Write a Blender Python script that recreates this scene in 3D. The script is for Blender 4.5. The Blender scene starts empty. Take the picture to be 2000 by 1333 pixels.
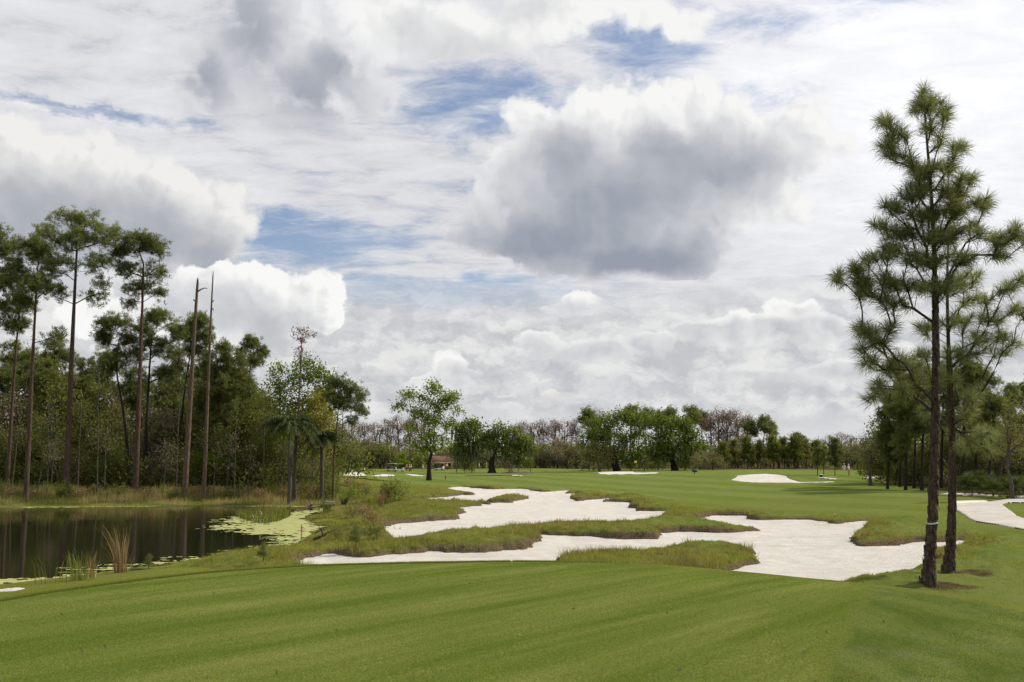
import bpy, math, random
import numpy as np
from mathutils import Vector

# ------------------------------------------------------------------ camera
F = 1944.0                      # focal length in photo pixels (2000 wide)
CX, CY = 1000.0, 666.5
EYE = 1.7
PITCH = math.atan((900.0 - CY) / F)
SC = bpy.context.scene
COL = SC.collection
cam_d = bpy.data.cameras.new("camera")
cam_d.sensor_width = 36.0
cam_d.lens = F * 36.0 / 2000.0
cam_d.clip_start = 0.1
cam_d.clip_end = 20000.0
cam = bpy.data.objects.new("camera", cam_d)
COL.objects.link(cam)
cam.location = (0, 0, EYE)
cam.rotation_euler = (math.pi / 2 + PITCH, 0, 0)
SC.camera = cam
SC.view_settings.view_transform = 'Standard'
SC.view_settings.look = 'None'
SC.view_settings.gamma = 1.0
SC.view_settings.exposure = 0.0
SC.view_settings.use_curve_mapping = False
SC.render.engine = 'CYCLES'
SC.cycles.use_denoising = True
SC.cycles.max_bounces = 6
SC.cycles.diffuse_bounces = 4
SC.cycles.glossy_bounces = 3
SC.cycles.transmission_bounces = 3
SC.cycles.transparent_max_bounces = 8
SC.cycles.sample_clamp_indirect = 6.0

def ray(px, py):
    a = (px - CX) / F
    b = (CY - py) / F
    c, s = math.cos(PITCH), math.sin(PITCH)
    return Vector((a, c - s * b, s + c * b))

def on_z(px, py, z):
    """point of height z seen at photo pixel (px, py)"""
    d = ray(px, py)
    t = (z - EYE) / d.z
    return (d.x * t, d.y * t)

def at(px, py, Y):
    """point at distance Y seen at photo pixel"""
    d = ray(px, py)
    t = Y / d.y
    return Vector((d.x * t, Y, EYE + d.z * t))

# ------------------------------------------------------------------ sun
SUN_AZ, SUN_EL = math.radians(68), math.radians(38)
sun_d = bpy.data.lights.new("sun", 'SUN')
sun_d.energy = 4.6
sun_d.angle = math.radians(2.5)
sun_d.color = (1.0, 0.93, 0.80)
sun = bpy.data.objects.new("sun", sun_d)
COL.objects.link(sun)
sd = Vector((math.sin(SUN_AZ) * math.cos(SUN_EL), math.cos(SUN_AZ) * math.cos(SUN_EL), math.sin(SUN_EL)))
sun.rotation_euler = sd.to_track_quat('Z', 'Y').to_euler()

# ------------------------------------------------------------------ node expressions
class E:
    tree = None
    def __init__(s, v): s.v = v
    @staticmethod
    def link(a, sock):
        if isinstance(a, E): a = a.v
        if isinstance(a, bpy.types.NodeSocket): E.tree.links.new(a, sock)
        else: sock.default_value = a
    @staticmethod
    def math(op, *a, clamp=False):
        n = E.tree.nodes.new('ShaderNodeMath'); n.operation = op; n.use_clamp = clamp
        for i, x in enumerate(a): E.link(x, n.inputs[i])
        return E(n.outputs[0])
    def __add__(s, o): return E.math('ADD', s, o)
    __radd__ = __add__
    def __mul__(s, o): return E.math('MULTIPLY', s, o)
    __rmul__ = __mul__
    def __sub__(s, o): return E.math('SUBTRACT', s, o)
    def __rsub__(s, o): return E.math('SUBTRACT', o, s)
    def __truediv__(s, o): return E.math('DIVIDE', s, o)
    def sat(s): return E.math('ADD', s, 0.0, clamp=True)
def emax(a, b): return E.math('MAXIMUM', a, b)
def emin(a, b): return E.math('MINIMUM', a, b)
def smax(a, b, k): return E.math('SMOOTH_MAX', a, b, k)
def sstep(e0, e1, x):
    n = E.tree.nodes.new('ShaderNodeMapRange'); n.interpolation_type = 'SMOOTHSTEP'
    E.link(x, n.inputs[0]); n.inputs[1].default_value = e0; n.inputs[2].default_value = e1
    return E(n.outputs[0])
def vmath(op, *a, scale=None):
    n = E.tree.nodes.new('ShaderNodeVectorMath'); n.operation = op
    for i, x in enumerate(a): E.link(x, n.inputs[i])
    if scale is not None: E.link(scale, n.inputs['Scale'])
    return E(n.outputs['Value' if op in ('LENGTH', 'DOT_PRODUCT', 'DISTANCE') else 'Vector'])
def comb(x, y, z=0.0):
    n = E.tree.nodes.new('ShaderNodeCombineXYZ')
    for i, q in enumerate((x, y, z)): E.link(q, n.inputs[i])
    return E(n.outputs[0])
def sep(v):
    n = E.tree.nodes.new('ShaderNodeSeparateXYZ'); E.link(v, n.inputs[0])
    return E(n.outputs[0]), E(n.outputs[1]), E(n.outputs[2])
def noise(v, scale, detail=4.0, rough=0.5, dist=0.0, color=False, lac=2.0, dims='3D'):
    n = E.tree.nodes.new('ShaderNodeTexNoise'); n.noise_dimensions = dims
    E.link(v, n.inputs['Vector'])
    n.inputs['Scale'].default_value = scale; n.inputs['Detail'].default_value = detail
    n.inputs['Roughness'].default_value = rough; n.inputs['Distortion'].default_value = dist
    n.inputs['Lacunarity'].default_value = lac
    return E(n.outputs['Color' if color else 0])
def voro(v, scale, detail=0.0, rough=0.5, smooth=0.6, dims='2D', feature='F1'):
    n = E.tree.nodes.new('ShaderNodeTexVoronoi'); n.voronoi_dimensions = dims; n.feature = feature
    E.link(v, n.inputs['Vector'])
    n.inputs['Scale'].default_value = scale; n.inputs['Detail'].default_value = detail
    n.inputs['Roughness'].default_value = rough
    if feature == 'SMOOTH_F1': n.inputs['Smoothness'].default_value = smooth
    return E(n.outputs['Distance'])
def mixc(f, a, b):
    n = E.tree.nodes.new('ShaderNodeMix'); n.data_type = 'RGBA'; n.clamp_factor = True
    E.link(f, n.inputs[0])
    for x, i in ((a, 6), (b, 7)):
        if isinstance(x, tuple): n.inputs[i].default_value = (*x, 1.0) if len(x) == 3 else x
        else: E.link(x, n.inputs[i])
    return E(n.outputs[2])

# ------------------------------------------------------------------ sky: Nishita air with clouds seen by direction
world = bpy.data.worlds.new("World")
world.use_nodes = True
wt = world.node_tree
wt.nodes.clear()
E.tree = wt
wout = wt.nodes.new('ShaderNodeOutputWorld')
wbg = wt.nodes.new('ShaderNodeBackground')
wt.links.new(wbg.outputs[0], wout.inputs[0])
skyn = wt.nodes.new('ShaderNodeTexSky')
skyn.sky_type = 'NISHITA'
skyn.sun_disc = False
skyn.sun_elevation = SUN_EL
skyn.sun_rotation = SUN_AZ
skyn.air_density = 1.0; skyn.dust_density = 1.2; skyn.ozone_density = 2.0
SKY_K = 0.105
tc = wt.nodes.new('ShaderNodeTexCoord')
dx, dy, dz = sep(E(tc.outputs['Generated']))
hyp = E.math('SQRT', dx * dx + dy * dy)
U = E.math('ARCTAN2', dx, dy) * 10.0
V = E.math('ARCTAN2', dz, hyp) * 10.0
P = comb(U, V, 0.0)

def ang(px, py):
    d = ray(px, py)
    return (math.atan2(d.x, d.y) * 10, math.atan2(d.z, math.hypot(d.x, d.y)) * 10)
PXU = 10.0 / F            # one photo pixel in these units

def madd(a, b, c): return E.math('MULTIPLY_ADD', a, b, c)
def mrange(x, a, b, c=0.0, d=1.0, smooth=True):
    n = E.tree.nodes.new('ShaderNodeMapRange'); n.interpolation_type = 'SMOOTHSTEP' if smooth else 'LINEAR'
    E.link(x, n.inputs[0])
    for i, q in enumerate((a, b, c, d)): n.inputs[i + 1].default_value = q
    return E(n.outputs[0])

# planar coordinates of a high cloud deck
zz = emax(dz, 0.0) + 0.06
Q = comb(dx / zz, dy / zz, 0.0)
n_big = noise(vmath('ADD', Q, (3.1, 7.7, 0.0)), 0.55, 3, 0.55)
n_rip = noise(vmath('MULTIPLY', Q, (1.0, 1.45, 1.0)), 4.6, 6, 0.66, 0.4)

# shared warps and relief, all by direction
w1 = vmath('SUBTRACT', noise(P, 1.3, 2, 0.5, color=True), (0.5, 0.5, 0.5))
w2 = vmath('SUBTRACT', noise(P, 4.5, 4, 0.62, color=True), (0.5, 0.5, 0.5))
PW = vmath('ADD', vmath('MULTIPLY_ADD', w1, (0.36, 0.30, 0.0), P), vmath('MULTIPLY', w2, (0.22, 0.20, 0.0)))
PS = vmath('ADD', vmath('MULTIPLY_ADD', w1, (0.20, 0.15, 0.0), P), vmath('MULTIPLY', w2, (0.22, 0.16, 0.0)))
LDIR = (0.80, 0.60, 0.0)
def relief(base, scale, eps, detail):
    a = voro(base, scale, detail, 0.5)
    b = voro(vmath('ADD', base, tuple(eps * c for c in LDIR)), scale, detail, 0.5)
    return a, b - a
bil1, rel1 = relief(PW, 1.9, 0.10, 2.0)
fbm1 = noise(P, 2.2, 7, 0.6)
soft = noise(P, 0.9, 1, 0.5)
fb0 = fbm1 - 0.5
E_BIG = (0.42 - bil1) * 1.0 + fb0
V_SOFT = madd(soft - 0.5, 0.5, madd(fb0, 0.25, V))     # height with a wavering edge
REL = rel1 * 0.40 + fb0 * 0.22

def field(pv, ells, k=0.35):
    h = None
    for (px, py, rx, ry) in ells:
        c = ang(px, py)
        sx, sy = 1 / (rx * PXU), 1 / (ry * PXU)
        v = vmath('LENGTH', vmath('MULTIPLY_ADD', pv, (sx, sy, 0.0), (-c[0] * sx, -c[1] * sy, 0.0)))
        h = v if h is None else E.math('SMOOTH_MIN', h, v, k)
    return h                                            # 0 in the middle, 1 on the outline

sky_col = vmath('MULTIPLY', E(skyn.outputs[0]), (SKY_K * 0.95, SKY_K, SKY_K * 1.1))

def cumulus(col, ells, vbase, vtop, dark, bright, edge=0.3, soft_e=0.16, thick=0.6, k=0.3, relk=1.0, amount=1.0, base_k=1.5, small=False, core=0.6, t0=0.3, t1=1.0, shadow=None, deep=1.0, sh0=1.25, sh1=0.25):
    """one cloud: outline from lobes, flat base, lit from the upper right; shadow = lobes of its thick grey body"""
    vb = ang(1000, vbase)[1]; vt = ang(1000, vtop)[1]
    h = field(PS if small else PW, ells, k)
    hb = madd(E_BIG, edge, 1.0 - h)
    if base_k: hb = E.math('SMOOTH_MIN', hb, madd(V_SOFT, base_k, -vb * base_k), 0.1)
    a = mrange(hb, 0.0, soft_e, 0.0, amount)
    if shadow:
        dk = mrange(madd(E_BIG, -0.22, field(PW, shadow, 0.5)), sh0, sh1, 0.0, deep)
        lum = madd(REL * relk, madd(dk, -0.9, 1.0), 0.88 - dk)
        lum = lum + mrange(V_SOFT, vb, vb + 0.75 * (vt - vb), -0.02, 0.20)
        return mixc(a, col, mixc(lum, dark, bright))
    t = mrange(V_SOFT, vb + t0 * (vt - vb), vb + t1 * (vt - vb), 0.0, 0.8)
    c = mrange(hb, 0.0, thick, core, 0.0)
    lum = madd(REL, relk, c) + t
    return mixc(a, col, mixc(lum, dark, bright))

WH = (0.93, 0.925, 0.91)
# high veil with holes
holes = field(PW, [(590, 465, 210, 50), (900, 575, 330, 36), (1290, 75, 170, 85), (1640, 15, 270, 55), (170, 215, 200, 14),
                   (960, 200, 210, 70), (1440, 190, 170, 40)], 0.3)
hole = mrange(holes, 1.6, 0.2, 0.0, 0.78)
bright_r = mrange(field(P, [(1880, 150, 700, 520)]), 1.1, 0.2)
veil = madd(n_big - 0.5, 0.85, 0.98 - hole) + madd(n_rip - 0.5, 1.9, bright_r * 0.4)
veil_l = madd(n_rip - 0.5, 0.40, madd(n_big - 0.5, 0.3, madd(bright_r, 0.22, 0.745)))
col = mixc(mrange(veil, 0.0, 1.0, 0.10, 0.97), sky_col, comb(veil_l, veil_l, veil_l * 1.03))
# pale horizon air
col = mixc(mrange(V, 2.6, -0.1, 0.0, 0.75), col, (0.66, 0.675, 0.685))

# --- lower sky: banks and small towers above the trees
lowc = col
GR = (0.52, 0.535, 0.565)
def lc(*a, **k):
    global lowc
    lowc = cumulus(lowc, *a, small=True, **k)
n_low = noise(vmath('MULTIPLY_ADD', P, (1.0, 2.3, 1.0), vmath('MULTIPLY', w2, (0.35, 0.6, 0.0))), 1.5, 6, 0.6)
n_lo2 = noise(vmath('MULTIPLY_ADD', P, (1.0, 2.3, 1.0), (0.12, 0.20, 5.0)), 0.8, 4, 0.55)
lowc = mixc(madd(mrange(V, 0.2, 0.6), mrange(V, 2.1, 1.2, 0.0, 0.85), 0.0), lowc, mixc(madd(REL, 0.7, mrange(n_low, 0.36, 0.64)), (0.52, 0.535, 0.565), (0.84, 0.835, 0.82)))
lowc = mixc(mrange(n_lo2, 0.50, 0.72, 0.0, 0.45) * mrange(V, 2.2, 1.2), lowc, (0.46, 0.49, 0.545))
lc([(1500, 640, 150, 40), (1590, 650, 80, 50), (1440, 685, 130, 34), (1380, 650, 110, 26), (1545, 605, 70, 26)], 696, 590, GR, WH, edge=0.55, soft_e=0.2, relk=1.6)
lc([(1140, 592, 66, 32), (1085, 605, 50, 16)], 616, 570, (0.5, 0.52, 0.56), WH, edge=0.5, soft_e=0.2, relk=1.5)
lc([(1170, 690, 160, 38), (1260, 668, 90, 30), (1060, 665, 75, 22)], 722, 640, (0.50, 0.52, 0.56), (0.86, 0.86, 0.85), edge=0.6, soft_e=0.3, relk=1.4)
lc([(868, 715, 50, 40), (905, 738, 56, 20), (840, 745, 64, 20)], 754, 690, GR, WH, edge=0.5, soft_e=0.2, relk=1.6)
lc([(1078, 776, 36, 24), (1062, 788, 30, 16), (1100, 786, 26, 16)], 806, 752, (0.60, 0.60, 0.61), (0.88, 0.85, 0.81), edge=0.8, soft_e=0.4, relk=1.6)
lc([(1650, 730, 140, 38), (1740, 690, 80, 30), (1480, 745, 140, 30)], 770, 690, GR, (0.86, 0.86, 0.85), edge=0.6, soft_e=0.3, relk=1.4)
lc([(470, 560, 150, 62), (560, 585, 115, 80), (618, 570, 66, 62), (645, 620, 40, 50), (350, 620, 240, 90)], 700, 500, (0.50, 0.515, 0.555), (0.95, 0.945, 0.93), edge=0.42, soft_e=0.14, relk=3.0, shadow=[(430, 600, 190, 66), (550, 630, 100, 46)], deep=0.75, sh0=1.5)
# --- upper sky
upc = col
def uc(*a, **k):
    global upc
    upc = cumulus(upc, *a, **k)
uc([(900, 60, 240, 85), (1060, 30, 210, 75), (1230, 10, 190, 70), (740, 40, 180, 100), (1340, 40, 75, 46)], 185, -60, (0.52, 0.53, 0.555), (0.92, 0.92, 0.91), edge=0.55, soft_e=0.45, base_k=0.8, relk=1.5,
   shadow=[(900, 95, 150, 45), (800, 60, 90, 50), (1030, 20, 120, 40)], deep=0.6)
uc([(560, 110, 230, 210), (430, 160, 110, 120), (600, 240, 170, 80), (700, 180, 110, 110)], 325, -250, (0.36, 0.385, 0.445), (0.82, 0.825, 0.84), edge=0.65, soft_e=0.5, base_k=0.7, relk=1.1,
   shadow=[(500, 70, 80, 120), (610, 190, 125, 85), (560, 255, 110, 44), (400, 165, 66, 74), (470, 20, 80, 100), (650, 130, 70, 60)], deep=0.9, sh0=1.45, sh1=0.15)
uc([(40, 330, 210, 105), (210, 365, 205, 105), (340, 400, 155, 110), (420, 420, 95, 92), (60, 440, 330, 120), (330, 490, 155, 95)], 670, 235, (0.37, 0.395, 0.45), (0.87, 0.86, 0.84), edge=0.42, soft_e=0.18, base_k=0.6, relk=2.2, k=0.45,
   shadow=[(20, 430, 280, 110), (180, 420, 200, 80), (310, 450, 130, 80), (400, 500, 70, 50)], deep=0.88, sh0=1.45, sh1=0.35)
uc([(470, 560, 150, 62), (560, 585, 115, 80), (618, 570, 66, 62), (350, 620, 240, 90)], 700, 500, (0.50, 0.515, 0.555), (0.95, 0.945, 0.93), edge=0.42, soft_e=0.14, relk=3.0, shadow=[(430, 600, 190, 66), (550, 630, 100, 46)], deep=0.75, sh0=1.5)
uc([(1210, 390, 320, 170), (1180, 240, 190, 118), (1310, 205, 140, 82), (1070, 300, 140, 125), (1400, 300, 225, 125), (1540, 280, 175, 100), (985, 460, 165, 66),
    (1230, 500, 310, 74), (1100, 400, 200, 130), (1490, 380, 130, 80)], 572, 125, (0.315, 0.345, 0.41), (0.93, 0.925, 0.915), edge=0.46, soft_e=0.24, base_k=1.4, relk=1.6, k=0.45,
   shadow=[(1190, 385, 290, 150), (1050, 465, 270, 82), (1240, 505, 260, 70), (1400, 320, 230, 84), (1100, 310, 130, 90), (1320, 300, 180, 80)], deep=0.9, sh0=1.4, sh1=0.2)

# upper sky | lower sky | earth below the horizon, each branch evaluated only where it shows
def bgnode(c):
    n = wt.nodes.new('ShaderNodeBackground'); E.link(c, n.inputs[0]); n.inputs[1].default_value = 1.0
    return n.outputs[0]
def mixsh(f, a, b):
    n = wt.nodes.new('ShaderNodeMixShader'); E.link(f, n.inputs[0]); wt.links.new(a, n.inputs[1]); wt.links.new(b, n.inputs[2])
    return n.outputs[0]
wt.nodes.remove(wbg)
up = E.math('GREATER_THAN', V, ang(1000, 553)[1])
sky_sh = mixsh(up, bgnode(lowc), bgnode(upc))
earth = E.math('LESS_THAN', dz, -0.002)
eb = wt.nodes.new('ShaderNodeBackground'); eb.inputs[0].default_value = (0.12, 0.13, 0.09, 1)
wt.links.new(mixsh(earth, sky_sh, eb.outputs[0]), wout.inputs[0])
SC.world = world
world.cycles.sampling_method = 'MANUAL'
world.cycles.sample_map_resolution = 256

# ================================================================== helpers
RNG = np.random.default_rng(7)
TAB = np.random.default_rng(3).random((256, 256))
def vnoise(x, y):
    xi = np.floor(x).astype(np.int64); yi = np.floor(y).astype(np.int64)
    fx = x - xi; fy = y - yi
    fx = fx * fx * (3 - 2 * fx); fy = fy * fy * (3 - 2 * fy)
    a = TAB[xi & 255, yi & 255]; b = TAB[(xi + 1) & 255, yi & 255]
    c = TAB[xi & 255, (yi + 1) & 255]; d = TAB[(xi + 1) & 255, (yi + 1) & 255]
    return (a * (1 - fx) + b * fx) * (1 - fy) + (c * (1 - fx) + d * fx) * fy
def fbm(x, y, octv=4, rough=0.5):
    s = 0.0; a = 1.0; t = 0.0
    for i in range(octv):
        s = s + a * vnoise(x * 2 ** i + 17.3 * i, y * 2 ** i + 5.1 * i); t += a; a *= rough
    return s / t
def S(a, b, x):
    t = np.clip((x - a) / (b - a), 0, 1)
    return t * t * (3 - 2 * t)
def poly_sdf(px, py, poly):
    """signed distance, negative inside"""
    P = np.asarray(poly, float); Q = np.roll(P, -1, 0)
    d2 = np.full(px.shape, 1e12); inside = np.zeros(px.shape, bool)
    for (ax, ay), (bx, by) in zip(P, Q):
        ex, ey = bx - ax, by - ay
        L = ex * ex + ey * ey + 1e-12
        t = np.clip(((px - ax) * ex + (py - ay) * ey) / L, 0, 1)
        dx_ = px - ax - t * ex; dy_ = py - ay - t * ey
        np.minimum(d2, dx_ * dx_ + dy_ * dy_, out=d2)
        c = ((ay > py) != (by > py))
        xx = ex * (py - ay) / (by - ay + 1e-12) + ax
        inside ^= c & (px < xx)
    d = np.sqrt(d2)
    return np.where(inside, -d, d)

def link_obj(name, data, parent=None):
    o = bpy.data.objects.new(name, data)
    COL.objects.link(o)
    if parent is not None: o.parent = parent
    return o
def mesh_np(name, verts, faces, mat=None, parent=None, attrs=None, smooth=False):
    """faces: (n,k) array, or a list of such arrays"""
    me = bpy.data.meshes.new(name)
    fl = faces if isinstance(faces, list) else [faces]
    fl = [np.asarray(f, np.int32) for f in fl if len(f)]
    verts = np.asarray(verts, np.float32)
    nl = sum(f.size for f in fl); nf = sum(len(f) for f in fl)
    me.vertices.add(len(verts)); me.vertices.foreach_set('co', verts.ravel())
    me.loops.add(nl); me.loops.foreach_set('vertex_index', np.concatenate([f.ravel() for f in fl]))
    me.polygons.add(nf)
    tot = np.concatenate([np.full(len(f), f.shape[1], np.int32) for f in fl])
    st = np.concatenate([[0], np.cumsum(tot)[:-1]]).astype(np.int32)
    me.polygons.foreach_set('loop_start', st)
    if smooth: me.polygons.foreach_set('use_smooth', np.ones(nf, bool))
    if attrs:
        for k, v in attrs.items():
            v = np.asarray(v, np.float32)
            a = me.attributes.new(k, 'FLOAT', 'POINT' if len(v) == len(verts) else 'FACE')
            a.data.foreach_set('value', v)
    me.update(calc_edges=True)
    if mat is not None: me.materials.append(mat)
    return link_obj(name, me, parent)
def tag(o, label=None, cat=None, group=None, kind=None):
    if label: o['label'] = label
    if cat: o['category'] = cat
    if group: o['group'] = group
    if kind: o['kind'] = kind
    return o
def empty(name, loc=(0, 0, 0), rz=0.0):
    o = link_obj(name, None); o.location = loc; o.rotation_euler = (0, 0, rz)
    o.empty_display_size = 0.3
    return o

# ------------------------------------------------------------------ materials
def new_mat(name):
    m = bpy.data.materials.new(name); m.use_nodes = True
    m.node_tree.nodes.clear(); E.tree = m.node_tree
    out = m.node_tree.nodes.new('ShaderNodeOutputMaterial')
    return m, out
def attr(name):
    n = E.tree.nodes.new('ShaderNodeAttribute'); n.attribute_name = name
    return E(n.outputs['Fac'])
def geo_pos():
    n = E.tree.nodes.new('ShaderNodeNewGeometry'); return E(n.outputs['Position'])
def obj_pos():
    n = E.tree.nodes.new('ShaderNodeTexCoord'); return E(n.outputs['Object'])
def principled(out, color, rough=0.8, spec=0.3, bump=None, bdist=0.02, bstr=1.0, trans=None):
    t = E.tree
    b = t.nodes.new('ShaderNodeBsdfPrincipled')
    if isinstance(color, tuple): b.inputs['Base Color'].default_value = (*color, 1)
    else: E.link(color, b.inputs['Base Color'])
    E.link(rough, b.inputs['Roughness'])
    E.link(spec, b.inputs['Specular IOR Level'])
    if bump is not None:
        n = t.nodes.new('ShaderNodeBump'); n.inputs['Strength'].default_value = bstr; n.inputs['Distance'].default_value = bdist
        E.link(bump, n.inputs['Height']); t.links.new(n.outputs[0], b.inputs['Normal'])
    sh = b.outputs[0]
    if trans is not None:
        tr = t.nodes.new('ShaderNodeBsdfTranslucent')
        if isinstance(color, tuple): tr.inputs[0].default_value = (*color, 1)
        else: E.link(vmath('MULTIPLY', color, (1.25, 1.2, 0.7)), tr.inputs[0])
        mx = t.nodes.new('ShaderNodeMixShader'); mx.inputs[0].default_value = trans
        t.links.new(sh, mx.inputs[1]); t.links.new(tr.outputs[0], mx.inputs[2]); sh = mx.outputs[0]
    t.links.new(sh, out.inputs[0])
    return b
def plain(name, c, rough=0.7, spec=0.3, var=0.25, scale=6.0):
    m, out = new_mat(name)
    n = noise(obj_pos(), scale, 3, 0.6)
    principled(out, mixc(n, tuple(v * (1 - var) for v in c), tuple(v * (1 + var) for v in c)), rough, spec)
    return m
def leaf_mat(name, dark, light, yellow=None, trans=0.35, rough=0.55):
    m, out = new_mat(name)
    t = attr('tint')
    c = mixc(t, dark, light)
    if yellow is not None: c = mixc(mrange(t, 0.86, 0.97), c, yellow)
    oi = E.tree.nodes.new('ShaderNodeObjectInfo')
    r = E(oi.outputs['Random'])
    c = vmath('SCALE', c, scale=madd(r, 0.40, 0.95))
    principled(out, c, rough, 0.08, trans=trans)
    return m
def bark_mat(name, dark, light, scale=1.0, ridge=4.0, bd=0.03):
    m, out = new_mat(name)
    p = obj_pos()
    q = vmath('MULTIPLY', p, (1.0, 1.0, 0.28))
    n = noise(q, 9.0 * scale, 5, 0.65, 0.6)
    v = voro(q, ridge * 3.2 * scale, 1.0, 0.5, dims='3D')
    h = madd(v, -0.9, n * 0.5)
    c = mixc(mrange(n, 0.32, 0.68), dark, light)
    c = mixc(mrange(v, 0.05, 0.5, 0.0, 0.65), c, tuple(x * 0.35 for x in dark))
    principled(out, c, 0.9, 0.15, bump=h, bdist=bd)
    return m

# ------------------------------------------------------------------ the lie of the land
def outline(pts, z0):
    """photo outline points (px, py[, dz]) -> ground points on the level z0 + dz"""
    return [on_z(p[0], p[1], z0 + (p[2] if len(p) > 2 else 0.0)) for p in pts]

ZW = -2.0       # pond level
ZS = -1.72      # sand level in the big bunkers
LIP = 0.30
TEE = outline([(-420, 1250), (-200, 1207), (0, 1172), (100, 1155), (200, 1141), (300, 1128), (400, 1117), (500, 1109), (600, 1103.5), (700, 1100.5), (800, 1098),
               (1000, 1095), (1150, 1096), (1250, 1099), (1350, 1107), (1450, 1116), (1550, 1126), (1640, 1134), (1720, 1143), (1800, 1154),
               (1900, 1171), (2000, 1191), (2200, 1240)], 0.0) + [(7.5, 3.0), (6.5, -14.0), (-8.0, -14.0), (-8.5, 3.0)]
POND = outline([(-700, 1160), (-250, 1165), (0, 1143), (120, 1130), (200, 1119), (260, 1106), (340, 1099), (420, 1090), (480, 1081), (550, 1074), (600, 1062), (632, 1046),
                (628, 1032), (600, 1022), (585, 1013), (610, 1003), (640, 994), (628, 990), (560, 989.5), (430, 989), (300, 989.5), (150, 990.5),
                (0, 991), (-300, 992), (-900, 994)], ZW)
UP = 0.30
BUNK_F = [(560, 1108), (595, 1093), (640, 1087), (690, 1091), (705, 1095), (760, 1091), (790, 1087), (840, 1082), (880, 1083), (950, 1082), (1025, 1076),
          (1045, 1069), (1058, 1060), (1055, 1049), (1100, 1051), (1150, 1053), (1200, 1056), (1287, 1056), (1289, 1046), (1330, 1044), (1400, 1046), (1450, 1045),
          (1484, 1041), (1440, 1032, .10), (1390, 1023, .18), (1347, 1015, .12), (1403, 1011), (1450, 1012), (1470, 1021), (1521, 1021), (1577, 1021),
          (1629, 1028), (1698, 1022), (1691, 1031), (1673, 1048), (1664, 1062), (1676, 1072), (1707, 1072), (1753, 1069), (1797, 1064), (1840, 1065),
          (1887, 1060), (1875, 1067, 0.15), (1812, 1080, 0.15), (1824, 1098, .1), (1795, 1112, .15), (1740, 1121, .15), (1690, 1128, .15), (1640, 1140, .1), (1590, 1170), (1400, 1172), (1200, 1165), (1000, 1160),
          (800, 1158), (680, 1150), (600, 1125)]
ISL_J = [(1095, 1088, UP), (1200, 1080, UP), (1290, 1066, UP), (1340, 1058, UP), (1400, 1060, UP), (1460, 1064, UP), (1500, 1075, UP), (1507, 1084, 0.1),
         (1478, 1091), (1486, 1104), (1440, 1122), (1300, 1150), (1180, 1150), (1110, 1125), (1085, 1096, UP)]
BUNK_M = [(748, 1036), (760, 1029), (800, 1025), (850, 1022.5), (896, 1020), (891, 1010), (913, 1006.5), (893, 996), (942, 992), (938, 986), (962, 988), (938, 980.5), (925, 982, .2),
          (868, 979.5, .2), (795, 979, .1), (800, 976.5), (870, 973.5), (905, 968.5), (926, 969), (925, 963, .15), (900, 961, .15), (868, 956), (900, 953), (960, 958), (1012, 956.5),
          (1060, 963), (1112, 960), (1100, 967.5), (1126, 966), (1110, 977), (1132, 981), (1180, 976), (1205, 975), (1180, 984), (1226, 985), (1230, 994), (1246, 996),
          (1238, 1002), (1302, 1002.5), (1288, 1013, UP), (1240, 1014, UP), (1200, 1015, UP), (1130, 1019, UP), (1050, 1023, UP), (950, 1031, UP), (870, 1040, UP), (820, 1047, UP),
          (780, 1051, UP), (765, 1049, .2)]
ISL_K = [(937, 979.5), (960, 984.5), (1000, 984), (1038, 976), (1035, 969.5, UP), (1000, 967.5, UP), (970, 969.5, UP), (945, 975, UP)]
BF = outline(BUNK_F, ZS); IJ = outline(ISL_J, ZS); BM = outline(BUNK_M, ZS); IK = outline(ISL_K, ZS)
BW = outline([(-300, 1172), (-60, 1157), (30, 1151), (62, 1150), (20, 1160), (-60, 1172), (-200, 1190)], -1.55)   # patch by the pond

def ridge(x, y):
    g = -1.5 + 0.75 * S(85, 300, y)
    g = g + 0.30 * S(12, 36, x) * S(28, 60, y)
    g = g + 0.62 * np.exp(-((x - 36) / 38.0) ** 2 - ((y - 172) / 30.0) ** 2)
    return g
def mound(x, y, cx, cy, h, sx, sy):
    return h * np.exp(-((x - cx) / sx) ** 2 - ((y - cy) / sy) ** 2)
def ground0(x, y):
    """smooth ground before pond, tee and bunkers"""
    g = ridge(x, y)
    g = g + mound(x, y, 38.5, 151, 0.80, 8.0, 6.5) + mound(x, y, 46.5, 152, 0.35, 8.0, 5.0)
    g = g + mound(x, y, 24.0, 197, 0.78, 7.5, 6.0)
    g = g + mound(x, y, -46.0, 262, 1.0, 6.0, 6.0) + mound(x, y, -30, 258, 0.4, 16, 8)
    g = g + mound(x, y, 2.5, 268, 0.5, 16, 12)
    # left woods stand on a low bank
    g = g + 1.0 * S(-16, -30, x) * S(76, 92, y) * (1 - S(140, 220, y))
    g = g + mound(x, y, -19.5, 92, 0.75, 5.0, 7.0)
    return g
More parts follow.
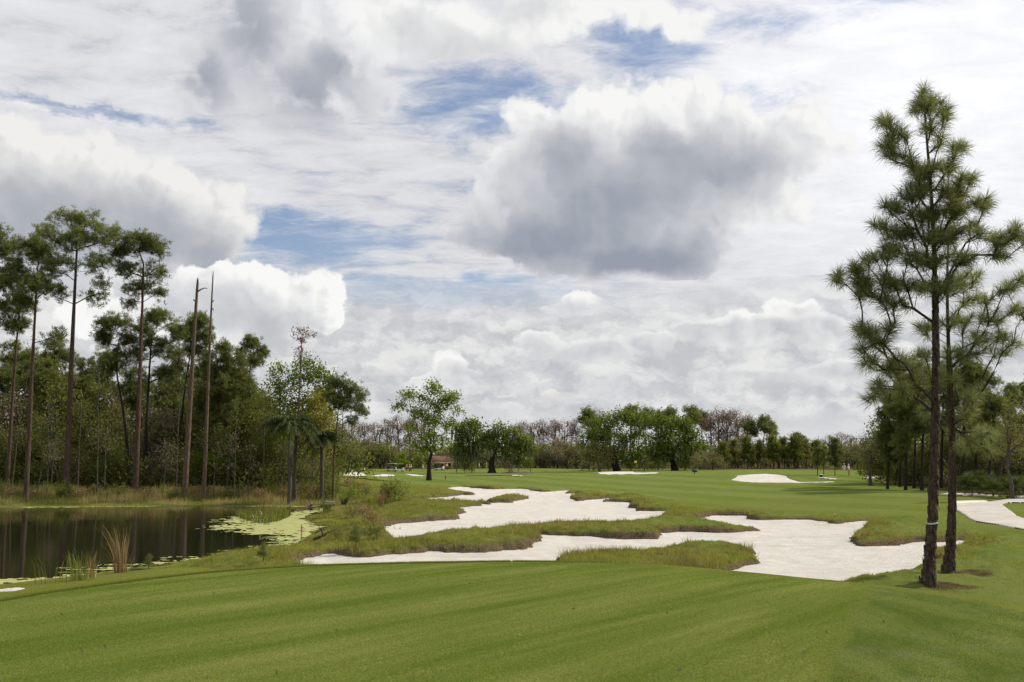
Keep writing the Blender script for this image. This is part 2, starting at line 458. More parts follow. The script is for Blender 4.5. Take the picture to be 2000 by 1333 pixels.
def ground_np(x, y):
    x = np.asarray(x, float); y = np.asarray(y, float)
    z = ground0(x, y) + (fbm(x * 0.12, y * 0.12, 3) - 0.5) * 0.22 * S(14, 30, y)
    # pond
    near = (x < 12) & (y > 12) & (y < 140)
    dp = np.full(x.shape, 50.0)
    if near.any():
        dp[near] = poly_sdf(x[near], y[near], POND) + (fbm(x[near] * 0.7, y[near] * 0.5, 3) - 0.5) * 1.2
    out = ZW - 0.02 + 0.06 * np.clip(dp, 0, 1.5) + 0.03 * np.clip(dp - 1.5, 0, 30)
    z = np.where(dp > 0, np.minimum(z, np.maximum(out + 0.6 * S(3.5, 11, dp), ZW + 0.02)), ZW + np.maximum(dp * 0.25, -1.2) - 0.02)
    z = np.where((dp > 0) & (y > 60), np.minimum(np.maximum(z, ZW + 0.03), ZW + 0.04 + 0.23 * dp), z)
    # tee
    tn = (np.abs(x) < 40) & (y < 45)
    dt = np.full(x.shape, 60.0)
    dt[tn] = poly_sdf(x[tn], y[tn], TEE)
    fall = S(0.05, 6.0, dt)
    tee = 0.02 - 0.05 * S(-2.0, 0.2, dt) - 0.06 * S(0.0, 1.2, dt)
    fl = np.where(x < -2, fall + (S(1.0, 11.0, dt) - fall) * S(-4.2, -6.0, x), S(0.1, 6.5, dt))
    z = tee * (1 - fl) + z * fl
    # bunkers
    ds = np.full(x.shape, 50.0); zb = z.copy()
    bn = (y > 20) & (y < 150) & (np.abs(x) < 30)
    if bn.any():
        xx = x[bn]; yy = y[bn]
        d = np.minimum(np.maximum(poly_sdf(xx, yy, BF), -poly_sdf(xx, yy, IJ)), np.maximum(poly_sdf(xx, yy, BM), -poly_sdf(xx, yy, IK)))
        wob = (fbm(xx * 1.1, yy * 0.9, 3, 0.6) - 0.5) * 0.62 + (vnoise(xx * 5, yy * 5) - 0.5) * 0.16
        d = d + wob * np.clip(1.2 - np.abs(d) * 0.3, 0, 1)
        hl = LIP * (0.55 + 0.9 * fbm(xx * 0.35 + 9, yy * 0.25, 2))
        lip = hl * (1 - np.exp(-np.clip(d, 0, 9) / 0.13)) + 0.08 * np.clip(d, 0, 2.2) + (fbm(xx * 1.8, yy * 1.8, 4, 0.6) - 0.5) * 0.34 * S(0.1, 0.8, d)
        zg = np.where(d > 0, ZS + lip, ZS - 0.3 * S(0, -0.25, d))
        blend = S(0.8, 5.0, d)
        zb[bn] = zg * (1 - blend) + z[bn] * blend
        ds[bn] = d
    return zb, dt, dp, ds
_gz = {}
def gz(x, y):
    return float(ground_np(np.array([x]), np.array([y]))[0][0])
def drop(px, py, lo=8.0, hi=600.0):
    """where the sight line through a photo pixel meets the ground"""
    d = ray(px, py)
    ys = np.geomspace(lo, hi, 900)
    t = ys / d.y
    z = EYE + d.z * t
    g = ground_np(d.x * t, ys)[0]
    hit = np.nonzero(z <= g)[0]
    i = hit[0] if len(hit) else len(ys) - 1
    return Vector((d.x * t[i], ys[i], g[i]))

# ================================================================== ground materials
def turf_mat():
    m, out = new_mat('turf')
    p = geo_pos()
    big = noise(p, 0.16, 3, 0.55)
    mid = noise(p, 0.9, 4, 0.6)
    fine = noise(p, 16.0, 3, 0.7)
    grain = noise(vmath('MULTIPLY', p, (1.0, 0.45, 1.0)), 60.0, 2, 0.7)
    fair, soil, mud, bank, litter = attr('fair'), attr('soil'), attr('mud'), attr('bank'), attr('litter')
    g1 = mixc(mrange(mid, 0.3, 0.7), (0.120, 0.150, 0.024), (0.180, 0.202, 0.042))
    g1 = mixc(mrange(big, 0.40, 0.68, 0.0, 0.6), g1, (0.175, 0.180, 0.040))
    g1 = mixc(mrange(fine, 0.50, 0.72, 0.0, 0.55), g1, (0.130, 0.108, 0.050))
    pt = noise(p, 0.45, 5, 0.65)
    g1 = mixc(mrange(pt, 0.50, 0.66, 0.0, 0.6), g1, (0.150, 0.125, 0.060))
    # mown turf: broad mower passes
    px_, py_, pz_ = sep(p)
    st = E.math('SINE', madd(px_, 0.62, madd(py_, 0.20, mid * 1.5)))
    g2 = mixc(mrange(st, -0.5, 0.5), (0.134, 0.182, 0.036), (0.176, 0.216, 0.056))
    g2 = mixc(mrange(big, 0.35, 0.7, 0.0, 0.6), g2, (0.168, 0.192, 0.066))
    g2 = mixc(mrange(mid, 0.45, 0.75, 0.0, 0.35), g2, (0.130, 0.170, 0.034))
    c = mixc(fair, g1, g2)
    b1 = mixc(mrange(mid, 0.35, 0.62), (0.125, 0.105, 0.050), (0.150, 0.175, 0.042))
    c = mixc(bank, c, b1)
    mu = mixc(mrange(mid, 0.44, 0.56), (0.052, 0.044, 0.034), (0.190, 0.215, 0.030))
    c = mixc(mud, c, mu)
    c = mixc(litter, c, mixc(fine, (0.050, 0.034, 0.022), (0.105, 0.075, 0.050)))
    so = mixc(mrange(fine, 0.35, 0.65), (0.060, 0.043, 0.030), (0.190, 0.140, 0.092))
    c = mixc(soil, c, so)
    c = mixc(mrange(grain, 0.3, 0.7, 0.28, 0.0), c, (0.02, 0.03, 0.006))
    h = madd(fine, 0.6, grain * 0.6)
    principled(out, c, 0.9, 0.0, bump=h, bdist=0.05)
    return m
def tee_mat():
    m, out = new_mat('tee_turf')
    p = geo_pos()
    x, y, z = sep(p)
    big = noise(p, 0.35, 3, 0.55)
    mid = noise(vmath('MULTIPLY', p, (1.6, 0.5, 1.0)), 1.2, 4, 0.62)
    fine = noise(p, 38.0, 3, 0.75)
    grain = noise(vmath('MULTIPLY', p, (1.0, 0.35, 1.0)), 120.0, 2, 0.75)
    # mower passes: one set of diagonals on the left, another on the right
    s1 = madd(x, 0.786, y * -0.618)
    al = madd(x, 0.618, y * 0.786)
    w1_ = madd(noise(comb(s1 * 1.3, al * 0.10, 0.0), 1.0, 2, 0.5), 0.75, noise(comb(s1 * 5.0, al * 0.35, 3.0), 1.0, 3, 0.6) * 0.5)
    w1_ = mrange(w1_, 0.42, 0.82)
    s2 = madd(x, 0.92, y * -0.39)
    side = mrange(s2 + (mid - 0.5) * 0.25, -0.95, -0.82)
    a = mixc(w1_, (0.122, 0.182, 0.024), (0.268, 0.290, 0.080))
    a = mixc(mrange(big, 0.35, 0.7, 0.0, 0.55), a, (0.135, 0.190, 0.036))
    b = mixc(mrange(mid, 0.35, 0.65), (0.105, 0.152, 0.032), (0.185, 0.222, 0.062))
    b = mixc(mrange(noise(p, 0.8, 4, 0.7), 0.5, 0.7, 0.0, 0.5), b, (0.21, 0.23, 0.12))
    c = mixc(side, a, b)
    edge = mrange(E.math('ABSOLUTE', s2 + (mid - 0.5) * 0.2 + 0.92), 0.14, 0.0, 0.0, 0.5)
    c = mixc(edge, c, (0.19, 0.215, 0.05))
    c = mixc(mrange(fine, 0.36, 0.70, 0.48, 0.0), c, (0.018, 0.034, 0.004))
    c = mixc(mrange(grain, 0.55, 0.85, 0.0, 0.50), c, (0.30, 0.32, 0.10))
    c = mixc(mrange(grain, 0.22, 0.42, 0.6, 0.0), c, (0.012, 0.024, 0.003))
    # small worn spots and clippings
    sp = noise(p, 2.6, 5, 0.75)
    c = mixc(mrange(sp, 0.705, 0.75, 0.0, 0.6), c, (0.075, 0.058, 0.030))
    principled(out, c, 0.9, 0.0, bump=madd(fine, 0.7, grain * 0.6), bdist=0.035)
    return m
def sand_mat():
    m, out = new_mat('white_sand')
    p = geo_pos()
    a = noise(p, 1.1, 4, 0.6); b = noise(p, 14.0, 4, 0.7)
    rk = noise(vmath('MULTIPLY', p, (0.35, 3.0, 1.0)), 5.0, 3, 0.6, 0.8)
    c = mixc(mrange(a, 0.3, 0.72), (0.62, 0.585, 0.53), (0.70, 0.675, 0.63))
    c = mixc(mrange(b, 0.50, 0.72, 0.0, 0.32), c, (0.50, 0.455, 0.395))
    c = mixc(mrange(noise(vmath('MULTIPLY', p, (0.4, 1.0, 1.0)), 0.5, 4, 0.65), 0.5, 0.72, 0.0, 0.45), c, (0.52, 0.47, 0.40))
    c = mixc(mrange(noise(p, 3.3, 5, 0.8), 0.68, 0.74, 0.0, 0.75), c, (0.30, 0.25, 0.19))
    principled(out, c, 0.95, 0.0, bump=madd(b, 0.5, rk * 0.9), bdist=0.12)
    return m
def concrete_mat():
    m, out = new_mat('path_concrete')
    p = geo_pos()
    a = noise(p, 0.6, 4, 0.6); b = noise(p, 9.0, 4, 0.7)
    c = mixc(mrange(a, 0.3, 0.7), (0.40, 0.37, 0.33), (0.50, 0.47, 0.425))
    c = mixc(mrange(b, 0.5, 0.8, 0.0, 0.35), c, (0.33, 0.30, 0.26))
    c = mixc(mrange(noise(vmath('MULTIPLY', p, (0.3, 2.0, 1.0)), 0.9, 3), 0.62, 0.7, 0.0, 0.4), c, (0.24, 0.21, 0.17))
    principled(out, c, 0.85, 0.2, bump=b, bdist=0.01)
    return m
def water_mat():
    m, out = new_mat('pond_water')
    p = geo_pos()
    a = noise(vmath('MULTIPLY', p, (1.0, 0.5, 1.0)), 2.0, 3, 0.6)
    b = noise(vmath('MULTIPLY', p, (0.8, 0.5, 1.0)), 0.12, 2, 0.5)
    fine = noise(vmath('MULTIPLY', p, (1.0, 1.6, 1.0)), 9.0, 2, 0.6)
    h = madd(a, 0.7, fine * mrange(b, 0.35, 0.65, 0.10, 0.55))
    principled(out, (0.010, 0.011, 0.006), 0.015, 0.5, bump=h, bdist=0.004)
    return m
TURF, TEEM, SAND, CONC, WATER = turf_mat(), tee_mat(), sand_mat(), concrete_mat(), water_mat()

# ================================================================== ground
def polar(az, rr):
    A, R = np.meshgrid(np.radians(az), rr)
    return R * np.sin(A), R * np.cos(A)
def gridfaces(nr, nc):
    i = np.arange(nr - 1)[:, None] * nc + np.arange(nc - 1)[None, :]
    return np.stack([i, i + 1, i + nc + 1, i + nc], -1).reshape(-1, 4)
def grow(a, b, ratio):
    n = max(2, int(math.log(b / a) / math.log(ratio)))
    return list(np.geomspace(a, b, n, endpoint=False))
az_all = np.concatenate([np.arange(-180, -50, 5.0), np.arange(-50, -31, 0.6), np.arange(-31, 31, 0.12), np.arange(31, 50, 0.6), np.arange(50, 181, 5.0)])
rr_all = np.array([0.4, 1.5, 3.0, 4.5] + grow(6, 26, 1.014) + grow(26, 130, 1.0050) + grow(130, 330, 1.014) + grow(330, 5200, 1.09) + [5200])
X, Y = polar(az_all, rr_all)
XF, YF = X.ravel(), Y.ravel()
Z, DT, DP, DS = ground_np(XF, YF)
# a bunker on each mound face, traced on the ground there
def on_ground(pts): return [tuple(drop(p[0], p[1], 60, 400)[:2]) for p in pts]
FACE_A = [(1428, 937), (1440, 931), (1464, 926.5), (1496, 925), (1520, 927), (1536, 932), (1552, 938), (1563, 941), (1600, 940.7), (1630, 939.5), (1627, 941.8), (1611, 943), (1560, 943.8), (1480, 943), (1456, 941.4)]
FACE_B = [(1156, 923), (1172, 921), (1196, 920), (1212, 918.2), (1222, 917.8), (1229, 919), (1238, 922.3), (1260, 922.8), (1286, 922.3), (1282, 924.6), (1244, 926), (1188, 926.8), (1172, 925.4)]
GA, GB = on_ground(FACE_A), on_ground(FACE_B)
FW = [on_z(px, py, -1.35) for px, py in [(1128, 957), (1192, 962), (1296, 970), (1400, 971.3), (1583, 970), (1800, 973), (1838, 975), (1812, 958), (1790, 951)]] + \
     [(62, 140), (64, 175), (60, 240), (-52, 245), (-50, 190)] + [on_z(px, py, -1.38) for px, py in [(735, 940), (790, 945), (870, 949), (960, 950), (1060, 955)]]
SEMI = [on_z(px, py, -1.42) for px, py in [(1192, 962.5), (1296, 971), (1320, 979), (1354, 986.5), (1444, 990), (1583, 995), (1800, 997), (1862, 1001), (1866, 985), (1840, 975), (1800, 973), (1583, 970), (1400, 971.3)]]
fw_n = (YF > 45) & (YF < 320) & (np.abs(XF) < 110)
DF = np.full(XF.shape, 50.0); DSEMI = DF.copy()
DF[fw_n] = poly_sdf(XF[fw_n], YF[fw_n], FW); DSEMI[fw_n] = poly_sdf(XF[fw_n], YF[fw_n], SEMI)
DA = np.full(XF.shape, 50.0); DB = DA.copy()
mA = (np.abs(YF - 150) < 40) & (np.abs(XF - 40) < 30); mB = (np.abs(YF - 195) < 40) & (np.abs(XF - 24) < 30)
DA[mA] = poly_sdf(XF[mA], YF[mA], GA); DB[mB] = poly_sdf(XF[mB], YF[mB], GB)
DAB = np.minimum(DA, DB)
ZG = Z - 0.30 * S(0.05, -0.35, DAB) + 0.10 * S(0, 0.5, DAB) * (1 - S(0.5, 2.5, DAB))
# mowing edges are small real steps
ZG = ZG - 0.05 * S(0.15, -0.15, DF) - 0.05 * S(0.15, -0.15, DSEMI) * (DF > 0)
n1 = fbm(XF * 0.6, YF * 0.6, 3)
fair = np.maximum(S(0.3, -0.3, DF), 0.55 * S(0.3, -0.3, DSEMI))
fair = np.maximum(fair, 0.8 * S(150, 170, YF))
fair = np.maximum(fair, 0.6 * S(0, 2.0, XF - 14) * S(52, 58, YF))
fair = np.maximum(fair, S(1.3, 0.9, DT) * S(2, -2, XF))
fair = np.maximum(fair, 0.85 * S(6.0, 8.0, XF) * S(62, 50, YF) * S(0.3, 1.2, DS) * S(0.25, 0.5, n1 + 0.15))
soil = S(0.75, 0.25, DS) * S(0.30, 0.50, n1) * (DF > 0) * S(-0.4, -0.1, DS)
soil = np.maximum(soil, 0.95 * S(0.40, 0.15, DS) * (DF > 0))
mud = S(7.5, 1.0, DP) * (YF < 74) * S(26, 34, YF) * S(0.5, 0.6, fbm(XF * 0.3 + 4, YF * 0.16, 3) + 0.25 * S(3, 0, DP)) * S(2.0, 5.0, DT)
LX = XF + 0.185 * YF        # left of the line where the woods end
bank = S(4, 0, LX) * S(72, 78, YF) * (1 - S(150, 200, YF)) * S(1.0, 2.5, DP)
litter = S(87, 93, YF) * S(0.5, -2.5, LX) * (1 - S(220, 250, YF))
litter = np.maximum(litter, S(250, 275, YF + 10 * fbm(XF * 0.05, YF * 0.05, 2)) * S(30, 60, np.abs(XF + 10) + (YF - 250)))
# beds round the two pines
def bed(px, py, rx, ry, D): 
    p = on_z(px, py, -1.42)
    return S(1.1, 0.8, np.hypot((XF - p[0]) / rx, (YF - p[1]) / ry) + (fbm(XF * 3, YF * 3, 2) - 0.5) * 0.5)
litter = np.maximum(litter, np.maximum(bed(1845, 1148, 0.95, 0.55, 25), bed(1885, 1122, 0.75, 0.7, 28)))
right_bed = [on_z(px, py, -1.1) for px, py in [(1735, 944), (1800, 952), (1890, 962), (2000, 968), (2200, 966), (2200, 930), (1735, 930)]]
DR = np.full(XF.shape, 50.0); rn = (YF > 50) & (YF < 260) & (XF > 10); DR[rn] = poly_sdf(XF[rn], YF[rn], right_bed)
litter = np.maximum(litter, S(0.6, -0.6, DR + (n1 - 0.5) * 2))
att = {'fair': fair, 'soil': soil, 'mud': mud, 'bank': bank, 'litter': litter}
FACES = gridfaces(len(rr_all), len(az_all))
fc = lambda a: a[FACES].mean(1)
is_tee = fc(DT) < 0
is_fw = (fc(DF) < 0) & ~is_tee & (fc(DS) > -0.3)
def submesh(name, sel, mat):
    f = FACES[sel]; u, inv = np.unique(f, return_inverse=True)
    v = np.stack([XF[u], YF[u], ZG[u]], 1)
    return mesh_np(name, v, inv.reshape(-1, 4)[:, ::-1], mat, attrs={k: a[u] for k, a in att.items()}, smooth=True)
tag(submesh('tee', is_tee, TEEM), 'close mown green tee box filling the foreground', kind='structure')
tag(submesh('fairway', is_fw, TURF), 'mown striped fairway beyond the white bunkers', kind='structure')
tag(submesh('ground', ~is_tee & ~is_fw, TURF), 'rough grass ground around the bunkers, pond and woods', kind='structure')

# ------------------------------------------------------------------ sand
def sheet(name, label, az, rr, keep, height, mat, kind='structure', smooth=True):
    x, y = polar(az, rr); xf, yf = x.ravel(), y.ravel()
    k = keep(xf, yf); f = gridfaces(len(rr), len(az)); f = f[k[f].all(1)]
    u, inv = np.unique(f, return_inverse=True)
    v = np.stack([xf[u], yf[u], height(xf[u], yf[u])], 1)
    o = mesh_np(name, v, inv.reshape(-1, 4)[:, ::-1], mat, smooth=smooth)
    return tag(o, label, kind=kind)
def sand_z(x, y): return ZS + (fbm(x * 0.25, y * 0.25, 3) - 0.5) * 0.14 + (fbm(x * 1.7, y * 1.7, 3) - 0.5) * 0.05
def sand_big(poly, isl, extra=0.0):
    def h(x, y):
        d = np.maximum(poly_sdf(x, y, poly), -poly_sdf(x, y, isl))
        return sand_z(x, y) + 0.10 * S(-1.3, 0.3, d)
    return h
sheet('front_bunker', 'long white sand bunker winding just past the tee edge', np.arange(-16, 27, 0.12), np.array(grow(24, 68, 1.008)),
      lambda x, y: np.maximum(poly_sdf(x, y, BF), -poly_sdf(x, y, IJ)) < 0.75, sand_big(BF, IJ), SAND)
sheet('middle_bunker', 'broad white sand bunker with ragged arms beyond the grass spit', np.arange(-9, 11, 0.12), np.array(grow(40, 135, 1.008)),
      lambda x, y: np.maximum(poly_sdf(x, y, BM), -poly_sdf(x, y, IK)) < 0.75, sand_big(BM, IK), SAND)
def flush(poly, lift):
    return lambda x, y: ground_np(x, y)[0] + lift - 0.12 * S(-0.6, 0.25, poly_sdf(x, y, poly))
sheet('mound_bunker', 'white sand face set in the right hand fairway mound', np.arange(10, 20, 0.06), np.array(grow(110, 190, 1.003)),
      lambda x, y: poly_sdf(x, y, GA) < 0.25, lambda x, y: ground_np(x, y)[0] - 0.07, SAND)
sheet('ridge_bunker', 'white sand face below the flag on the ridge', np.arange(3, 10, 0.05), np.array(grow(150, 240, 1.003)),
      lambda x, y: poly_sdf(x, y, GB) < 0.25, lambda x, y: ground_np(x, y)[0] - 0.07, SAND)
def small_sand(name, label, pts, lift=0.07, lo=20, kind='structure', mat=None, step=0.05, ratio=1.004):
    q = [tuple(drop(p[0], p[1], lo, 420)[:2]) for p in pts]
    a = [math.degrees(math.atan2(p[0], p[1])) for p in q]; r = [math.hypot(*p) for p in q]
    def h(x, y):
        return ground_np(x, y)[0] + lift * S(0.15, -0.25, poly_sdf(x, y, q)) - 0.02
    def keep(x, y): return poly_sdf(x, y, q) + (fbm(x * 0.9, y * 0.9, 2) - 0.5) * 0.5 < 0.2
    return sheet(name, label, np.arange(min(a) - 0.6, max(a) + 0.6, step), np.array(grow(min(r) * 0.96, max(r) * 1.04, ratio)), keep, h, mat or SAND)
small_sand('far_mound_bunker', 'small domed white bunker at the far left green', [(670, 929), (680, 924), (695, 922.5), (705, 924), (714, 929), (690, 930)], lo=120)
small_sand('far_flat_bunker', 'thin flat white bunker right of the domed far bunker', [(724, 929.5), (745, 927), (770, 928), (769, 930), (745, 931)], lo=120)
small_sand('far_streak_bunker', 'white sand streak left of the lone tree trunk', [(790, 926), (815, 928), (838, 931), (820, 930.6), (800, 928.5)], lo=120)
small_sand('oak_side_bunker', 'small pale sand strip right of the mossy oak', [(995, 928), (1012, 928.5), (1021, 930), (1003, 930)], lo=120)
small_sand('path_side_bunker', 'narrow white sand strip beyond the concrete path', [(1837, 966), (1848, 963.5), (1872, 964.5), (1920, 966), (1952, 969), (1900, 969.5), (1850, 968)], lo=40)
small_sand('woods_side_bunker', 'greyish sand hollow beside the far right pines', [(1682, 934), (1705, 930), (1728, 931), (1730, 934), (1700, 935)], lo=60)
small_sand('pond_side_sand', 'white sand patch at the left photo edge below the pond', [(-80, 1170), (-40, 1160), (0, 1153), (35, 1149.5), (56, 1149.5), (25, 1156), (-20, 1168)], lo=14, lift=0.06, step=0.1, ratio=1.006)
# ------------------------------------------------------------------ path
PATH = [(1858, 983.5), (1922, 980), (1927, 982), (1965, 977), (1982, 971), (2000, 970), (2120, 967), (2120, 981), (2000, 983.5), (1968, 983.5), (1957.5, 987), (1971, 997), (1987, 1010),
        (2000, 1015), (2120, 1042), (2120, 1064), (1998, 1036), (1952, 1027), (1907, 1021), (1893, 1014), (1866, 997), (1850, 990)]
pq = [tuple(drop(p[0], p[1], 20, 300)[:2]) for p in PATH]
def draped_poly(name, label, q, lift, mat, az, rr):
    return sheet(name, label, az, rr, lambda x, y: poly_sdf(x, y, q) < 0.04, lambda x, y: ground_np(x, y)[0] + lift * S(0.05, -0.05, poly_sdf(x, y, q)) - 0.03, mat)
draped_poly('cart_path', 'pale concrete cart path curving in from the right', pq, 0.10, CONC, np.arange(22, 32, 0.06), np.array(grow(36, 105, 1.004)))
kq = [tuple(drop(p[0], p[1], 20, 300)[:2]) for p in [(1866, 986.5), (1866, 982.5), (1922, 979.3), (1930, 982.6)]]
draped_poly('path_kerb', 'cream concrete kerb edging the far side of the cart path', kq, 0.17, plain('kerb_concrete', (0.62, 0.56, 0.45)), np.arange(23, 27, 0.02), np.array(grow(55, 80, 1.0012)))
small_sand('far_path', 'thin pale path line passing the pine saplings', [(1597, 933.2), (1615, 933.5), (1640, 936), (1628, 936.6), (1605, 935.2)], lo=100, mat=CONC)

# ------------------------------------------------------------------ water and duckweed
wv = np.array(POND); 
wx0, wx1 = -140.0, 4.0
tag(mesh_np('pond_water', [(wx0, 20, ZW), (wx1, 20, ZW), (wx1, 92, ZW), (wx0, 92, ZW)], np.array([[0, 1, 2, 3]]), WATER), 'dark still pond reflecting the woods', kind='structure')
def weed_mat():
    m, out = new_mat('duckweed')
    p = geo_pos()
    a = noise(p, 2.2, 4, 0.65); b = noise(p, 30.0, 2, 0.7)
    c = mixc(mrange(a, 0.3, 0.7), (0.265, 0.280, 0.095), (0.38, 0.38, 0.155))
    c = mixc(mrange(b, 0.5, 0.75, 0.0, 0.5), c, (0.20, 0.24, 0.05))
    principled(out, c, 0.75, 0.2, bump=b, bdist=0.01)
    return m
WEEDM = weed_mat()
WEED = outline([(425, 1018), (470, 1010), (540, 1004), (600, 998), (660, 992), (680, 1020), (670, 1060), (600, 1080), (520, 1090), (420, 1098), (340, 1108), (270, 1112),
                (360, 1093), (430, 1083), (480, 1073), (530, 1066), (545, 1058), (530, 1047), (500, 1043), (450, 1036), (405, 1030), (440, 1026)], ZW)
SHORE_W = outline([(-300, 1150), (0, 1137), (130, 1120), (140, 1132), (0, 1150), (-300, 1180)], ZW)
def weed_keep(x, y):
    d = np.minimum(poly_sdf(x, y, WEED), poly_sdf(x, y, SHORE_W) + 0.35)
    dp = poly_sdf(x, y, POND)
    far = np.where(y > 70, np.abs(dp + 0.2) - 0.55, 9.0)
    near = np.where(y < 40, np.abs(dp + 0.25) - 0.45, 9.0)
    d = np.minimum(d, np.minimum(far, near))
    nz = fbm(x * 0.45, y * 0.8, 4, 0.65) - 0.5
    return (d + nz * 3.4 + (vnoise(x * 2.2, y * 5.0) - 0.5) * 1.8 + (vnoise(x * 7, y * 12) - .5) * 1.5 < 0.35) & (d < 1.6) & ((vnoise(x * 3 + 9, y * 7) > 0.16) | (d < -2.5))
sheet('duckweed', 'yellow green duckweed mat floating along the pond edge', np.arange(-33, -7, 0.06), np.array(grow(26, 112, 1.0035)), weed_keep,
      lambda x, y: np.full(x.shape, ZW + 0.012), WEEDM, kind='stuff')

# ================================================================== vegetation builders
def unit(v):
    return v / (np.linalg.norm(v, axis=-1, keepdims=True) + 1e-9)
class Tree:
    """skeleton grown from a trunk line to scattered crown points"""
    def __init__(s, trunk, rb, rt, rng, seg=0.7):
        t = np.asarray(trunk, float)
        pts = [t[0]]
        # smooth the trunk line (Catmull-Rom)
        for i in range(len(t) - 1):
            p0 = t[max(i - 1, 0)]; p1 = t[i]; p2 = t[i + 1]; p3 = t[min(i + 2, len(t) - 1)]
            n = max(1, int(np.linalg.norm(p2 - p1) / seg))
            for k in range(1, n + 1):
                u = k / n
                pts.append(0.5 * ((2 * p1) + (p2 - p0) * u + (2 * p0 - 5 * p1 + 4 * p2 - p3) * u * u + (3 * p1 - p0 - 3 * p2 + p3) * u ** 3))
        s.rng = rng
        s.pos = [np.array(p) for p in pts]; s.par = [-1] + list(range(len(pts) - 1))
        n = len(pts); s.nt = n
        u = np.linspace(0, 1, n)
        s.rad = list(rb * (1 - u) ** 0.9 + rt * u + rb * 0.30 * np.exp(-u * 30) * (rb > 0.1))
        s.path = [0.0] * n
        for i in range(1, n): s.path[i] = s.path[i - 1] + np.linalg.norm(s.pos[i] - s.pos[i - 1])
        s.tips = []
    def reach(s, pts, bf=0.35, lo=0.4, down=0.6, rtip=0.012, seg=0.9, sag=0.0, power=0.45, jit=0.06, trunk_bias=0.0):
        pts = np.asarray(pts, float); N = len(pts)
        start = int(s.nt * lo)
        cost = np.full(N, 1e9); best = np.zeros(N, int); done = np.zeros(N, bool)
        def offer(i):
            d = np.linalg.norm(pts - s.pos[i], axis=1) + bf * s.path[i] + down * np.maximum(0, s.pos[i][2] - pts[:, 2])
            if i >= s.nt: d = d + trunk_bias
            b = (d < cost) & ~done
            cost[b] = d[b]; best[b] = i
        for i in range(start, s.nt): offer(i)
        for _ in range(N):
            c = np.where(done, 1e9, cost); k = int(np.argmin(c)); done[k] = True
            a = best[k]; A = s.pos[a]; B = pts[k]; L = np.linalg.norm(B - A)
            n = max(1, int(L / seg)); prev = a
            mid = s.rng.normal(0, jit * L, 3)
            for q in range(1, n + 1):
                u = q / n
                w = 4 * u * (1 - u)
                p = A + (B - A) * u + mid * w * 0.5 + np.array([0, 0, -sag * L * w])
                s.pos.append(p); s.par.append(prev); s.rad.append(0.0)
                s.path.append(s.path[prev] + L / n); prev = len(s.pos) - 1
                offer(prev)
            s.tips.append(prev)
        # pipe model radii
        cnt = np.zeros(len(s.pos))
        for t in s.tips: cnt[t] += 1
        for i in range(len(s.pos) - 1, 0, -1): cnt[s.par[i]] += cnt[i]
        for i in range(s.nt, len(s.pos)):
            s.rad[i] = rtip * max(cnt[i], 1) ** power
        for i in range(s.nt, len(s.pos)):      # never thicker than the wood it leaves
            s.rad[i] = min(s.rad[i], s.rad[s.par[i]] * 0.9)
    def chains(s):
        kids = [[] for _ in s.pos]
        for i in range(1, len(s.pos)): kids[s.par[i]].append(i)
        main = []
        out = [list(range(s.nt))]
        stack = []
        for i in range(s.nt):
            for k in kids[i]:
                if k >= s.nt: stack.append((i, k, i))
        while stack:
            a, k, root = stack.pop()
            ch = [a, k]; cur = k
            while kids[cur]:
                ks = sorted(kids[cur], key=lambda j: -s.rad[j])
                for o in ks[1:]: stack.append((cur, o, root))
                cur = ks[0]; ch.append(cur)
            out.append(ch)
        return out
    def wood(s, chs, rough=0.0, sides=None, minr=0.0):
        V = []; Fq = []; base = 0
        P = np.array(s.pos); R = np.array(s.rad)
        for ci, ch in enumerate(chs):
            p = P[ch]; r = R[ch].copy()
            if ch[0] < s.nt and ch[-1] >= s.nt or ci > 0: r[0] = min(r[0], r[1] * 1.15)
            r = np.maximum(r, minr)
            rm = r.max()
            k = sides or (12 if rm > 0.12 else 7 if rm > 0.05 else 5 if rm > 0.02 else 3)
            tg = np.gradient(p, axis=0) if len(p) > 1 else np.array([[0, 0, 1.0]])
            tg = unit(tg)
            ref = np.where(np.abs(tg[:, 2:3]) > 0.9, np.array([[1.0, 0, 0]]), np.array([[0, 0, 1.0]]))
            if ch[0] == 0 and ch[-1] == s.nt - 1: ref = np.tile([[1.0, 0, 0]], (len(p), 1))
            u = unit(np.cross(ref, tg)); v = np.cross(tg, u)
            a = np.linspace(0, 2 * math.pi, k, endpoint=False)
            rr = r[:, None] * np.ones((1, k))
            if rough and rm > 0.1: rr = rr * (1 + s.rng.normal(0, rough, rr.shape))
            ring = p[:, None, :] + rr[..., None] * (np.cos(a)[None, :, None] * u[:, None, :] + np.sin(a)[None, :, None] * v[:, None, :])
            n = len(ch); V.append(ring.reshape(-1, 3))
            i = np.arange(n - 1)[:, None] * k; j = np.arange(k)[None, :]; j2 = (j + 1) % k
            Fq.append(np.stack([base + i + j, base + i + j2, base + i + k + j2, base + i + k + j], -1).reshape(-1, 4))
            base += n * k
        return np.concatenate(V), np.concatenate(Fq)
    def tipinfo(s):
        t = np.array(s.tips); P = np.array(s.pos); par = np.array(s.par)
        return P[t], unit(P[t] - P[par[t]])

def lobe_points(lobes, n, rng, shell=0.55, up=0.0, jitter=1.0):
    """lobes: (centre3, rx, ry, rz) -> n points weighted to the outer shell"""
    w = np.array([(l[1] * l[2] * l[3]) ** 0.67 for l in lobes]); w /= w.sum()
    k = rng.choice(len(lobes), n, p=w)
    d = unit(rng.normal(0, 1, (n, 3)))
    if up: d = unit(d + np.array([0, 0, up]))
    r = shell + (1 - shell) * rng.random(n)
    C = np.array([l[0] for l in lobes])[k]; Rr = np.array([l[1:4] for l in lobes])[k]
    return C + d * Rr * r[:, None]

